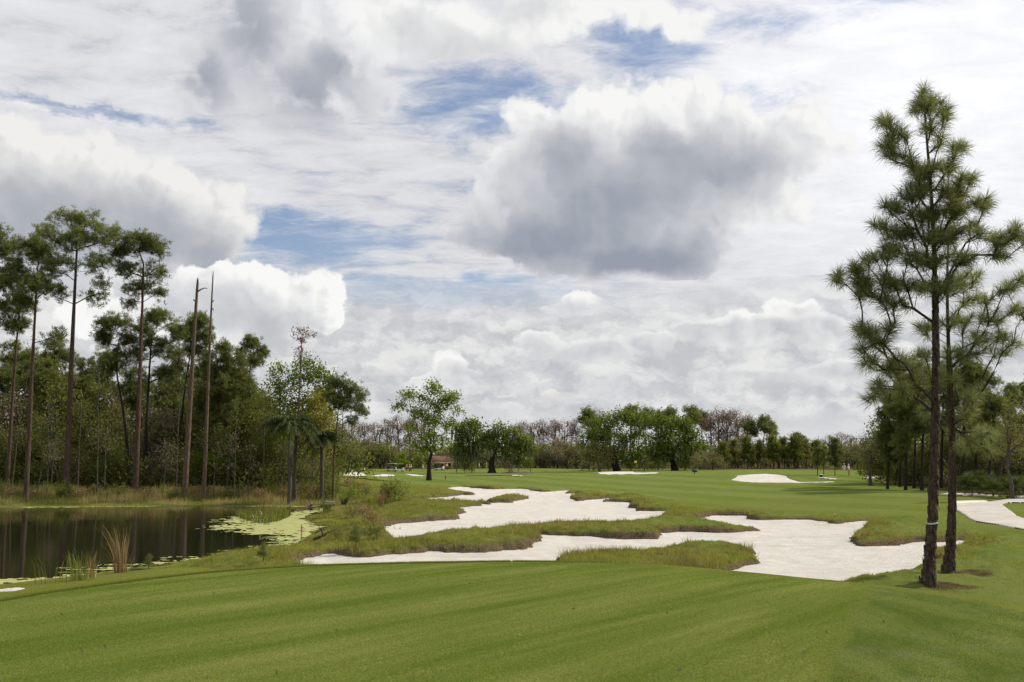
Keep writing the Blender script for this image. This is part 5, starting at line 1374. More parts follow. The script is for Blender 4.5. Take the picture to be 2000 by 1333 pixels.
for i, (px, py, D) in enumerate(sorted(pos)):
    p = at(px, py, D); s_ = rng.uniform(1.1, 1.6)
    PM[i % 2].put((p.x, D, gz(p.x, D) - .03), rng.uniform(0, 6.28), s_, '%s palmetto from left in the dark clump below the right woods' % ordinal(i), 'palmettos below the right woods')
def shrub(seed, H, W, n, lm, n_per, size, name='shrub', spread=0.1, stems=5):
    rg = np.random.default_rng(seed)
    e = empty(name)
    A = lobe_points([((0, 0, H * .55), W * .5, W * .5, H * .45), ((W * .2, 0, H * .4), W * .35, W * .35, H * .35), ((-W * .2, W * .1, H * .4), W * .35, W * .35, H * .35)], n, rg, 0.3)
    A[:, 2] = np.maximum(A[:, 2], 0.05)
    T = Tree([(0, 0, 0), (0, 0, H * .25)], 0.025, 0.012, rg, seg=0.15)
    T.reach(A, lo=0, bf=0.2, rtip=0.004, seg=0.25)
    tp, td = T.tipinfo()
    v, f, t = leaves(tp, n_per, spread, size, rg)
    vw, fw_ = T.wood(T.chains()); mesh_np('stems', vw, fw_, GREY_BARK, e, smooth=True)
    mesh_np('foliage', v, f, lm, e, attrs={'tint': t})
    tag(e, 'x', 'shrub')
    return Proto(e, H)
SH = [shrub(501, 1.4, 1.6, 90, SHRUB_G, 12, 0.09), shrub(502, 1.1, 1.4, 80, LEAF_OLIVE, 8, 0.08), shrub(503, 1.2, 1.3, 80, DRY, 7, 0.09), shrub(504, 1.6, 1.5, 90, LEAF_BRIGHT, 10, 0.09)]
hp = [(1738, 943), (1748, 944), (1757, 944), (1768, 945), (1778, 946), (1788, 947), (1815, 950), (1832, 951)]
for i, (px, py) in enumerate(hp):
    p = drop(px, py, 60, 200); SH[[0, 3, 1, 0][i % 4]].put(tuple(p - Vector((0, 0, .05))), rng.uniform(0, 6.28), rng.uniform(0.9, 1.3), '%s shrub from left in the row under the right hand pines' % ordinal(i), 'shrubs under the right pines')

# ================================================================== grass, reeds and shrubs
def blade_mesh(name, x, y, z, h, w, rng, mat, lean=0.35, tint=None, label=None):
    N = len(x)
    a = rng.uniform(0, 6.28, N); d = np.stack([np.cos(a), np.sin(a), np.zeros(N)], 1)
    b = rng.uniform(0, 6.28, N); l = np.stack([np.cos(b), np.sin(b), np.zeros(N)], 1) * (h * lean * rng.random(N))[:, None]
    p = np.stack([x, y, z], 1)
    v = np.stack([p - d * w[:, None] * .5, p + d * w[:, None] * .5, p + l + np.stack([0 * h, 0 * h, h], 1)], 1).reshape(-1, 3)
    t = rng.random(N) if tint is None else np.clip(tint + rng.normal(0, .15, N), 0, 1)
    o = mesh_np(name, v, np.arange(3 * N).reshape(-1, 3), mat, attrs={'tint': t})
    return tag(o, label, kind='stuff')
rg = np.random.default_rng(61)
# rough round the bunkers
N = 120000
D = 24 * (95 / 24) ** rg.random(N); az = np.radians(rg.uniform(-17, 28.5, N))
x, y = np.tan(az) * D, D
z, dt, dp, ds = ground_np(x, y)
ok = (ds > 0.16) & (dt > np.where(x > 5, 0.9, 4.5)) & (dp > 0.5) & (poly_sdf(x, y, FW) > 0.1) & (poly_sdf(x, y, SEMI) > 0.1) & (poly_sdf(x, y, pq) > 0.15) & ~((x > 14.5) & (y > 56)) & ~((x < -15) & (y > 70))
ok &= rg.random(N) < np.where(ds < 1.2, 1.0, 0.62)
x, y, ds, D = [np.repeat(q[ok], 4) for q in (x, y, ds, D)]
x = x + rg.normal(0, .045, len(x)); y = y + rg.normal(0, .06, len(x)); z = ground_np(x, y)[0]
patch = fbm(x * 0.5, y * 0.5, 3)
h = (0.06 + 0.13 * rg.random(len(x)) ** 2) * (0.6 + 1.2 * S(0.35, 0.7, patch)) * (1 + 0.5 * S(0.6, 0.0, ds))
lawn = np.maximum(S(5.5, 7.5, x) * S(1.0, 2.0, ds), S(6.5, 8.5, x) * S(33, 31, y))
h = h * (1 - 0.72 * lawn) * 0.8
blade_mesh('rough_grass', x, y, z - 0.01, h, 0.010 * D / 28 + 0.006, rg, BLADE, 0.8, tint=np.repeat(rg.uniform(-.22, .22, len(x) // 4), 4) + 0.1 + 0.8 * fbm(x * 0.9 + 3, y * 0.9, 3), label='tufted rough grass on the islands and banks round the bunkers')
# dry straw mixed through the rough
kp = (fbm(x * 0.7 + 31, y * 0.7, 3) > 0.56) & (rg.random(len(x)) < 0.5) & (lawn < .5)
blade_mesh('dry_straw', x[kp] + .03, y[kp], z[kp] - .01, h[kp] * 1.1, 0.010 * D[kp] / 28 + 0.006, rg, DRY, 0.9, tint=0.1 + .5 * rg.random(kp.sum()), label='brown straw mixed into the rough round the bunkers')
# collar of longer grass round the tee
N = 150000
t = rg.random(N)
tp_ = np.array(TEE[1:23]); seg = np.linalg.norm(np.diff(tp_, axis=0), axis=1); cs = np.concatenate([[0], np.cumsum(seg)])
q = t * cs[-1]; x0 = np.interp(q, cs, tp_[:, 0]); y0 = np.interp(q, cs, tp_[:, 1])
i_ = np.clip(np.searchsorted(cs, q) - 1, 0, len(seg) - 1); tg_ = (np.diff(tp_, axis=0) / seg[:, None])[i_]
off = 0.03 + 1.0 * rg.random(N) ** 1.6
x = x0 - tg_[:, 1] * off; y = y0 + tg_[:, 0] * off
z, dt, dp, ds = ground_np(x, y)
ok = (dt > 0.02) & (dt < 1.0) & (rg.random(N) < 1 - S(-1, 3.0, x)); x, y, z, dt = x[ok], y[ok], z[ok], dt[ok]
blade_mesh('collar_grass', x, y, z - 0.005, (0.020 + 0.022 * rg.random(len(x))) * (1 - 0.4 * S(0.1, 0.8, dt)), np.full(len(x), 0.006), rg, BLADE, 0.6, tint=0.0 + 0.55 * S(0.03, 0.3, dt), label='strip of longer grass along the tee edge')  # shade on the strip's front put in as a darker blade tint
# near tee turf
N = 225000
D = 6.3 * (17.2 / 6.3) ** (rg.random(N) ** 0.9); az = np.radians(rg.uniform(-28.5, 28.5, N)); x, y = np.tan(az) * D, D
z, dt, dp, ds = ground_np(x, y); ok = dt < 0
TB_ = leaf_mat('tee_blades', (0.090, 0.128, 0.016), (0.255, 0.275, 0.070), (0.36, 0.33, 0.16), 0.45)
x, y, z, D = x[ok], y[ok], z[ok], D[ok]
s1 = 0.786 * x - 0.618 * y; al = 0.618 * x + 0.786 * y
blade_mesh('tee_grass', x, y, z - 0.003, 0.010 + 0.012 * rg.random(len(x)), 0.0035 + 0.00012 * D, rg, TB_, 1.3, tint=0.15 + 0.5 * S(.3, .7, fbm(s1 * 1.6 + 40, al * .12 + 9, 2)) + 0.25 * (fbm(s1 * 6 + 80, al * .4 + 5, 2) - .5) + 0.2 * (fbm(x * 3, y * 3, 2) - .5), label='short mown blades of the tee turf')
# far bank of the pond
N = 90000
px_ = rg.uniform(-60, 800, N); D = rg.uniform(70, 91, N); x = (px_ - 1000) / F * D; y = D
z, dt, dp, ds = ground_np(x, y)
ok = (dp > 0.7) & (x < -8.5 - 0.02 * y) & (ds > 1) & (fbm(x * .5, y * .5, 3) > rg.random(N) * 0.75) & ~((x > -17) & (y > 86)); x, y, z, dp = x[ok], y[ok], z[ok], dp[ok]
c = fbm(x * 0.45 + 7, y * 0.45, 3)
h = np.clip((0.10 + 0.10 * dp), 0.12, 0.75) * (0.35 + rg.random(len(x))) * (0.5 + c)
blade_mesh('bank_grass', x, y, z - 0.02, h, np.full(len(x), 0.035), rg, BLADE_BANK, 0.6, tint=-0.15 + 1.15 * S(.3, .7, c), label='tall tawny grass covering the far bank of the pond')
# margin of the pond on this side
N = 60000
D = rg.uniform(22, 62, N); az = np.radians(rg.uniform(-29, -6, N)); x, y = np.tan(az) * D, D
z, dt, dp, ds = ground_np(x, y)
ok = (dp > 0.15) & (dp < 6.5) & (dt > 1.2) & (ds > .2) & (rg.random(N) < 0.25 + S(.45, .65, fbm(x * .8, y * .8, 2))); x, y, z, dp = x[ok], y[ok], z[ok], dp[ok]
blade_mesh('margin_grass', x, y, z - 0.01, (0.04 + 0.16 * rg.random(len(x)) ** 2) * (0.5 + fbm(x, y, 2)) * (0.5 + 0.5 * S(0, 3, dp)), np.full(len(x), 0.014), rg, BLADE, 0.7, tint=0.2 + 0.7 * fbm(x * .7, y * .7, 2), label='weedy grass along the near pond margin')
# pickerelweed standing in the shallows
N = 900
px_ = rg.uniform(462, 566, N); py_ = 1005 + (1 - ((px_ - 514) / 56) ** 2) * rg.uniform(-4, 17, N) + 2
P3 = np.array([(*on_z(a, b, ZW), ZW) for a, b in zip(px_, py_)])
blade_mesh('water_plants', P3[:, 0], P3[:, 1], P3[:, 2] - .02, rg.uniform(.25, .6, N), rg.uniform(.05, .10, N), rg, SHRUB_G, 0.5, label='upright green water plants standing in the duckweed')

def clump(name, px, py, n, h, spread, arch, mat, label, cat, D=None, seed=0, w=0.008, wind=0.0, z=None):
    """a tuft of arching stalks"""
    r = np.random.default_rng(seed)
    p = drop(px, py, 15, 130) if D is None else at(px, py, D)
    zz_ = p.z if D is None else gz(p.x, p.y)
    if z is not None: 
        q_ = on_z(px, py, z); p = Vector((q_[0], q_[1], z)); zz_ = z
    e = empty(name, (p.x, p.y, zz_ - .02))
    L = h * r.uniform(.55, 1.1, n); a_ = r.uniform(0, 6.28, n); rad = spread * r.random(n) ** .7
    b = np.stack([np.cos(a_) * rad * .4, np.sin(a_) * rad * .4, 0 * L], 1)
    out = np.stack([np.cos(a_) + wind, np.sin(a_), 0 * L], 1) * (arch * r.uniform(.3, 1.2, n))[:, None]
    u = np.linspace(0, 1, 6)
    side = unit(np.cross(out + [0, 0, .3], r.normal(0, 1, (n, 3))))
    V = []
    for t in u:
        c = b + np.stack([0 * L, 0 * L, L * (t - 0.28 * arch * t ** 3)], 1) + out * (L * t ** 2)[:, None] * .7
        ww = w * (1 - .75 * t)
        V += [c - side * ww, c + side * ww]
    V = np.stack(V, 1).reshape(-1, 3); m = np.arange(n)[:, None] * 12
    f = np.concatenate([m + [[2 * j, 2 * j + 1, 2 * j + 3, 2 * j + 2]] for j in range(5)])
    mesh_np('stalks', V, f, mat, e, attrs={'tint': np.tile(r.random(n), 5)})
    return tag(e, label, cat)
clump('grass_clump', 234, 1119, 70, .82, .24, .36, DRY, 'tall tawny arching grass clump at the near pond edge', 'grass clump', seed=1, w=.006, wind=-.7)
clump('grass_clump', 242, 1118, 36, .4, .4, .5, DRY, 'low dry tuft right of the tall tawny clump', 'grass clump', seed=2, w=.006)
clump('rush_clump', 158, 1134, 70, .5, .45, .35, SHRUB_G, 'dense green rushes left of the tall tawny clump', 'rushes', seed=3, w=.005, wind=-.2)
clump('rush_clump', 105, 1139, 22, .42, .7, .4, SHRUB_G, 'sparse green rushes at the pond edge nearest the left', 'rushes', seed=4, w=.005, wind=-.3)
clump('rush_clump', 177, 1128, 24, .45, .2, .3, DRY, 'brown dry stalks between the rushes and tawny clump', 'grass clump', seed=5, w=.005)
clump('grass_clump', 672, 1056, 40, .5, .4, .5, SHRUB_G, 'green tuft at the left tip of the middle bunker', 'grass clump', seed=6, w=.012)
clump('grass_clump', 776, 1046, 60, .5, .35, .5, SHRUB_G, 'tuft growing in the sand at the bunker left tip', 'grass clump', seed=7, w=.012)
clump('grass_clump', 727, 994, 70, 1.2, .6, .5, LEAF_BRIGHT, 'yellow green reed tuft left of the round shrub', 'grass clump', seed=8, w=.03)
clump('grass_clump', 742, 990, 90, 1.2, .7, .5, DRY, 'pale dry reed tuft beside the round shrub', 'grass clump', seed=9, w=.025)
clump('grass_clump', 672, 990, 80, 1.0, .6, .6, PALM_G, 'dark grassy clump above the plank at the pond inlet', 'grass clump', seed=10, w=.03)
for i, (px, py) in enumerate([(75, 972), (118, 975), (168, 970), (215, 973), (262, 968), (300, 972), (340, 974), (372, 968), (432, 970), (472, 972), (503, 976), (540, 972)]):
    clump('grass_clump', px, py, 80, rng.uniform(.7, 1.15), .8, .5, [DRY, BLADE_BANK, DRY, SHRUB_G][i % 4], '%s grass clump from the left on the far pond bank' % ordinal(i), 'grass clump', seed=20 + i, w=.03)['group'] = 'grass clumps on the far bank'
# pine seedlings
def seedling(seed, H):
    r = np.random.default_rng(seed); e = empty('pine_seedling')
    T = Tree([(0, 0, 0), (0.02, 0, H * .5), (0, 0, H * .9)], .025, .008, r, seg=.1)
    T.reach(lobe_points([((0, 0, H * .8), H * .16, H * .16, H * .16), ((0, 0, H * .5), H * .26, H * .26, H * .14)], 16, r, .4), lo=.3, seg=.15, rtip=.006)
    tp, td = T.tipinfo(); v, f, t = needles1(tp, unit(td + [0, 0, .6]), 46, H * .26, .016, r)
    vw, fw_ = T.wood(T.chains()); mesh_np('stem', vw, fw_, PINE_BARK, e, smooth=True); mesh_np('needles', v, f, NEEDLE, e, attrs={'tint': t})
    tag(e, 'x', 'pine seedling'); return Proto(e, H)
SD = [seedling(1, 1.0), seedling(2, 0.9)]
for i, (px, py, s_) in enumerate([(5, 950, 1.0), (40, 953, 1.2), (88, 950, 1.3), (140, 952, 1.0), (178, 950, 1.2), (182, 955, .9), (236, 948, 1.3), (280, 950, .9), (312, 949, 1.1), (410, 950, .8), (470, 951, .8), (556, 953, 1.2), (590, 958, 1.3), (607, 955, 1.2), (640, 956, 1.0)]):
    p = drop(px, py + 6, 60, 130); SD[i % 2].put((p.x, p.y, p.z - .03), rng.uniform(0, 6), s_, '%s pine seedling from the left along the top of the pond bank' % ordinal(i), 'pine seedlings on the bank')
for px, py, s_, lab in [(290, 1112, .5, 'fresh green pine seedling at the near pond edge'), (695, 1072, .8, 'browning pine seedling left of the dark little shrub'), (514, 1097, .55, 'thin scrawny seedling standing before the duckweed')]:
    p = drop(px, py, 20, 90); SD[0].put((p.x, p.y, p.z - .03), 1.0, s_, lab)
# shrubs
for k, px, py, s_, lab in [(0, 770, 978, 1.25, 'round leafy shrub at the right end of the pond scrub'), (0, 735, 1054, .62, 'dark little shrub at the left tip of the middle bunker'), (2, 752, 980, 1.0, 'brown twiggy shrub left of the round leafy shrub'),
        (1, 716, 972, 1.1, 'olive shrub above the yellow green reed tuft'), (2, 700, 960, 1.0, 'russet brush on the low mound by the forked pine'), (2, 680, 956, 1.1, 'russet brush left of the low mound crest'), (0, 655, 972, 1.2, 'green shrub below the forked pine'),
        (1, 636, 975, 1.2, 'olive shrub at the bank right of the palms'), (2, 618, 976, 1.1, 'brown shrub above the plank at the inlet'), (0, 600, 972, 1.0, 'green shrub under the second palm'), (1, 575, 974, 1.0, 'olive shrub below the first palm'), (2, 556, 976, .9, 'brown shrub left below the first palm'),
        (3, 690, 982, 1.0, 'bright leafy shrub left of the reeds'), (2, 712, 1018, .8, 'brown weedy shrub on the marshy slope'), (1, 690, 1012, .7, 'low olive shrub on the marshy slope'), (2, 727, 1030, .8, 'dry weedy shrub above the dark little shrub'), (1, 655, 1052, .6, 'sparse twiggy shrub beside the mud'), (0, 640, 1003, .7, 'green clump beside the marsh plants'),
        (0, 120, 974, 1.0, 'green shrub below the tallest pine on the bank'), (1, 55, 972, .9, 'olive shrub low on the far left bank'), (2, 20, 975, .9, 'brown shrub at the left edge of the bank'), (0, 230, 975, .9, 'green shrub left of centre on the far bank'), (2, 290, 976, .9, 'brown shrub on the bank below the spreading pine'),
        (1, 350, 976, .9, 'olive shrub on the bank before the dead trunks'), (2, 400, 975, .9, 'brown shrub on the bank right of the dead trunks'), (1, 455, 976, .9, 'olive shrub on the bank below the dense pine'), (2, 510, 978, .9, 'brown shrub on the bank near the black stake')]:
    p = drop(px, py, 20, 140); s_ = s_ * (1.25 if p.y > 62 else 1.0); SH[k].put((p.x, p.y, p.z - .04), rng.uniform(0, 6), s_, lab)
for i, (px, py) in enumerate([(10, 966), (38, 970), (88, 966), (140, 968), (155, 976), (190, 966), (205, 977), (250, 966), (318, 968), (332, 978), (380, 972), (420, 966), (442, 977), (488, 968), (525, 970), (545, 962), (590, 965), (612, 962)]):
    p = drop(px, py, 60, 130); SH[[0, 1, 3, 0, 2, 1][i % 6]].put((p.x, p.y, p.z - .05), rng.uniform(0, 6), rng.uniform(.7, 1.15), '%s low scrub bush from the left on the far pond bank' % ordinal(i), 'scrub bushes on the far bank')
# weeds on top of the grass spit
for i, (px, py) in enumerate([(1085, 1028), (1105, 1027), (1122, 1026), (1145, 1022), (1000, 1036), (1035, 1033)]):
    clump('weed_stalks', px, py, 22, .42, .5, .4, DRY, '%s tuft of thin weed stalks from the left on the grass spit' % ordinal(i), 'weeds', seed=60 + i, w=.007)['group'] = 'weeds on the spit'

# ================================================================== small things
def box(name, size, loc, mat, parent=None, rot=(0, 0, 0), bevel=0.0):
    sx, sy, sz = [q * .5 for q in size]; b = min(bevel, sx * .9, sy * .9, sz * .9)
    if b <= 0:
        v = [(x_, y_, z_) for z_ in (-sz, sz) for y_ in (-sy, sy) for x_ in (-sx, sx)]
        f = np.array([[0, 2, 3, 1], [4, 5, 7, 6], [0, 1, 5, 4], [2, 6, 7, 3], [0, 4, 6, 2], [1, 3, 7, 5]])
        o = mesh_np(name, v, f, mat, parent)
    else:
        ring = [(-sx + b, -sy), (sx - b, -sy), (sx, -sy + b), (sx, sy - b), (sx - b, sy), (-sx + b, sy), (-sx, sy - b), (-sx, -sy + b)]
        v = []
        for z_, s_ in ((-sz, 1 - b / max(sx, sy)), (-sz + b, 1), (sz - b, 1), (sz, 1 - b / max(sx, sy))): v += [(x_ * s_, y_ * s_, z_) for x_, y_ in ring]
        fq = np.array([[r_ * 8 + j, r_ * 8 + (j + 1) % 8, (r_ + 1) * 8 + (j + 1) % 8, (r_ + 1) * 8 + j] for r_ in range(3) for j in range(8)])
        o = mesh_np(name, v, [fq, np.array([list(range(7, -1, -1)), list(range(24, 32))])], mat, parent)
    o.location = loc; o.rotation_euler = rot
    return o
M_WHITE = plain('white_paint', (0.72, 0.71, 0.68)); M_BLACK = plain('black_paint', (0.02, 0.02, 0.022)); M_GREEN = plain('dark_green_paint', (0.02, 0.055, 0.035)); M_WOOD = plain('weathered_wood', (0.22, 0.17, 0.12), var=.4)
M_PINK = plain('pink_tape', (0.75, 0.25, 0.25)); M_ROOF = plain('brown_shingle', (0.20, 0.12, 0.07), var=.3); M_WALL = plain('tan_stucco', (0.40, 0.31, 0.22)); M_GLASS = plain('dark_glass', (0.02, 0.025, 0.03), .1, .5); M_SKIN = plain('skin', (0.42, 0.26, 0.18))
M_TYRE = plain('tyre_rubber', (0.02, 0.02, 0.02)); M_CART = plain('cream_plastic', (0.62, 0.60, 0.54), .4); M_YEL = plain('yellow_cloth', (0.75, 0.62, 0.22)); M_MUL = plain('mulch', (0.11, 0.07, 0.05), var=.5, scale=3)
# survey stakes with tape in the pond margin
for i, (px, top, bot, z_, lab) in enumerate([(601, 981, 998, None, 'white stake with pink tape by the plank'), (598, 975, 992, None, 'second taped stake just behind the plank stake'), (507, 994, 1024, ZW, 'thin taped stake standing among the water plants'), (492, 1003, 1024, ZW, 'leftmost taped stake by the water plants'),
        (588, 1026, 1060, None, 'thin stake with pink tip on the marshy shore'), (515, 978, 992, None, 'short black stake at the far bank waterline')]):
    p = drop(px, bot, 15, 120) if z_ is None else Vector((*on_z(px, bot, z_), z_))
    H = (bot - top) / F * p.y
    e = empty('survey_stake', (p.x, p.y, p.z - .1))
    tube_mesh('post', [(0, 0, 0), (.01, 0, H * .5), (.0, 0, H + .1)], .022, M_BLACK if 'black' in lab else M_WOOD, e, k=6)
    if 'black' not in lab:
        tube_mesh('tape', [(0.01, 0, H * .92), (.06, 0.01, H * .88), (.09, .0, H * .78), (.06, .02, H * .7)], .02, M_PINK, e, k=4)
    tag(e, lab, 'stake', 'stakes round the pond')
# plank landing
p = drop(626, 991, 40, 120)
e = empty('plank_landing', (p.x, p.y, p.z))
for j in range(5): box('plank', (2.1, .20, .06), (0, -.5 + j * .24, .22), M_WOOD, e, rot=(0, 0, .02 * (j % 2)))
for j in (-1, 1): box('bearer', (.14, 1.3, .14), (j * .8, 0, .10), M_WOOD, e)
tag(e, 'weathered plank landing at the pond inlet', 'landing')
p = drop(642, 989, 40, 120)
a_ = np.linspace(0, 1, 6)
tag(tube_mesh('log', [(p.x - .45 + .9 * t, p.y + .25 * t, p.z + .22) for t in a_], [.18, .2, .2, .19, .19, .17], M_WOOD, k=9), 'short pale log lying at the end of the plank landing', 'log')
# fallen limbs
for i, (px, py, L, az_, lab) in enumerate([(620, 1054, .9, .4, 'forked dead stick rising from the mud'), (375, 946, 1.6, 1.8, 'broken slab of wood leaning at the thick dead trunk'), (465, 966, 2.6, .5, 'fallen pale branch on the far bank'), (440, 970, 2.0, .2, 'second fallen branch left of the pale one')]):
    p = drop(px, py, 20, 120); r = np.random.default_rng(i)
    e = empty('fallen_limb', (p.x, p.y, p.z))
    q_ = [np.array([math.cos(az_) * L * t, math.sin(az_) * L * t * .3, .05 + L * .45 * t * (1 if i < 2 else .5)]) for t in np.linspace(-.2, 1, 6)]
    tube_mesh('stem', np.array(q_) + r.normal(0, .03, (6, 3)), np.linspace(.07, .02, 6), SNAG_WOOD if i else DARK_BARK, e)
    tube_mesh('fork', np.array([q_[2], q_[2] + [-.1, .1, .25 * L], q_[2] + [-.25 * L, .1, .4 * L]]), np.linspace(.04, .012, 3), SNAG_WOOD if i else DARK_BARK, e)
    tag(e, lab, 'branch')
# fairway marker post
p = drop(870, 936, 60, 300); e = empty('marker_post', tuple(p)); H = 12.5 / F * p.y
for j, (a0, a1, m_) in enumerate([(-.1, .52, M_GREEN), (.52, .64, M_WHITE), (.64, .76, M_BLACK), (.76, .88, M_WHITE), (.88, 1.0, M_BLACK)]):
    tube_mesh('band', [(0, 0, H * a0), (0, 0, H * a1)], .075, m_, e, k=10)
tag(e, 'green marker post with white bands on the far fairway', 'marker post')
# signs
p = drop(1357, 926, 100, 300); e = empty('course_sign', tuple(p)); s_ = p.y / F
box('panel', (10 * s_, .05, 6 * s_), (0, 0, 6.2 * s_), plain('slate_panel', (0.05, 0.08, 0.09)), e); box('post', (.12, .1, 3.6 * s_), (0, .06, 1.6 * s_), M_BLACK, e)
tag(e, 'small dark sign on a post below the bright oaks', 'sign')
p = drop(1765, 946, 60, 200); e = empty('yard_sign', tuple(p)); s_ = p.y / F
box('panel', (5.5 * s_, .03, 5.5 * s_), (0, 0, 5 * s_), M_WHITE, e); [box('leg', (.03, .03, 3 * s_), (j * 2 * s_, .025, 1.4 * s_), M_WHITE, e) for j in (-1, 1)]
box('stripe', (2.6 * s_, .01, 1.0 * s_), (0, -.022, 5 * s_), M_BLACK, e)
tag(e, 'small white sign under the right hand pines', 'sign')
p = drop(1822, 997, 40, 120); e = empty('easel_sign', tuple(p)); e.rotation_euler = (0, 0, .25)
box('board', (.62, .03, .85), (0, -.02, .98), M_GREEN, e, rot=(-.12, 0, 0)); box('notice', (.5, .006, .6), (0, -.045, 1.0), plain('notice_green', (0.05, 0.10, 0.075)), e, rot=(-.12, 0, 0))
for j in (-1, 1): tube_mesh('leg', [(j * .36, -.12, 0), (j * .26, .03, 1.42)], .018, M_BLACK, e, k=6)
tube_mesh('leg', [(0, .5, 0), (0, .06, 1.4)], .018, M_BLACK, e, k=6); tube_mesh('rail', [(-.34, -.07, .5), (.34, -.07, .5)], .014, M_BLACK, e, k=6)
tag(e, 'dark green easel sign half hidden by the front pine trunk', 'sign')
# flag on the ridge green
p = at(1244, 916, 200); e = empty('golf_flag', (p.x, 200, gz(p.x, 200)))
tube_mesh('pole', [(0, 0, 0), (0, 0, 2.1)], .012, M_WHITE, e, k=6)
u = np.linspace(0, 1, 7); V = np.concatenate([np.stack([-.5 * u, .06 * np.sin(6 * u), 2.1 - .05 * u], 1), np.stack([-.5 * u, .06 * np.sin(6 * u), 1.75 - .12 * u], 1)])
mesh_np('cloth', V, np.array([[j, j + 1, j + 8, j + 7] for j in range(6)]), M_YEL, e, smooth=True)
tag(e, 'pale yellow flag on the green above the ridge bunker', 'flag')
# tiered white post by the mossy oak
p = drop(917, 921, 100, 400); s_ = p.y / F; e = empty('tiered_lamp', tuple(p))
tube_mesh('post', [(0, 0, 0), (0, 0, 27 * s_)], .06, M_WHITE, e, k=8)
for j in range(3): box('tier', (4 * s_, 4 * s_, 2.0 * s_), (0, 0, (21 + j * 3.4) * s_), M_WHITE, e, bevel=.1)
tag(e, 'tall white post with three stacked boxes left of the mossy oak', 'post')
# bin near the saplings
p = drop(1604, 932, 80, 300); s_ = p.y / F; e = empty('litter_bin', tuple(p))
tube_mesh('body', [(0, 0, 0), (0, 0, .1), (0, 0, 4.2 * s_), (0, 0, 4.3 * s_)], [.2, .24, .27, .2], M_GREEN, e, k=12); tube_mesh('lid', [(0, 0, 4.3 * s_), (0, 0, 4.6 * s_), (0, 0, 4.9 * s_)], [.29, .26, .08], M_WHITE, e, k=12)
tag(e, 'dark green bin with pale lid near the young pines', 'bin')
# little red marker ball on the grass right of the spit
p = drop(1630, 1008.5, 40, 120)
tag(tube_mesh('marker_ball', [(p.x, p.y, p.z + .02), (p.x, p.y, p.z + .04), (p.x, p.y, p.z + .08), (p.x, p.y, p.z + .12), (p.x, p.y, p.z + .14)], [.01, .035, .045, .035, .01], M_PINK, k=10), 'tiny red marker ball on the grass behind the front bunker', 'marker')

# golf carts
def cart():
    e = empty('golf_cart')
    box('chassis', (1.15, 2.3, .28), (0, 0, .42), M_CART, e, bevel=.08); box('cowl', (1.05, .5, .5), (0, -.95, .72), M_CART, e, bevel=.12); box('seat', (1.0, .5, .14), (0, .25, .78), M_BLACK, e, bevel=.05); box('backrest', (1.0, .12, .45), (0, .52, 1.02), M_BLACK, e, bevel=.04)
    box('roof', (1.2, 1.9, .08), (0, -.05, 1.86), M_CART, e, bevel=.03); box('bag_rack', (.9, .3, .6), (0, .95, .85), M_BLACK, e, bevel=.05)
    for sx in (-1, 1):
        for sy in (-.85, .75): tube_mesh('roof_post', [(sx * .52, sy, .55), (sx * .54, sy * .98, 1.84)], .022, M_BLACK, e, k=6)
        for sy in (-.82, .78):
            t_ = tube_mesh('wheel', [(sx * .48, sy, .24), (sx * .5, sy, .24), (sx * .62, sy, .24), (sx * .64, sy, .24)], [.14, .24, .24, .14], M_TYRE, e, k=14)
            tube_mesh('rim', [(sx * .60, sy, .24), (sx * .655, sy, .24)], [.12, .10], M_CART, t_, k=10)
    tag(e, 'x', 'golf cart')
    return e
c0_ = cart(); CK = [c for c in COL.objects if c.parent == c0_]
def cart_copy(first, px, py, rz, lab):
    p = drop(px, py, 120, 420)
    if first: o = c0_
    else:
        o = c0_.copy(); COL.objects.link(o)
        for ch in CK:
            k = ch.copy(); COL.objects.link(k); k.parent = o
            for g_ in [q for q in bpy.data.objects if q.parent == ch and q.name.startswith('rim')][:1]:
                k2 = g_.copy(); COL.objects.link(k2); k2.parent = k
    o.location = tuple(p); o.rotation_euler = (0, 0, rz); o['label'] = lab; o['group'] = 'golf carts far off'
cart_copy(True, 703, 921, 1.5, 'golf cart with pale roof left of the far bunkers')
cart_copy(False, 765, 921, 1.2, 'golf cart half hidden left of the small conical tree')
cart_copy(False, 779, 922.5, 1.7, 'golf cart parked just left of the conical tree')
cart_copy(False, 858, 919.5, 1.4, 'golf cart parked before the brown roofed house')
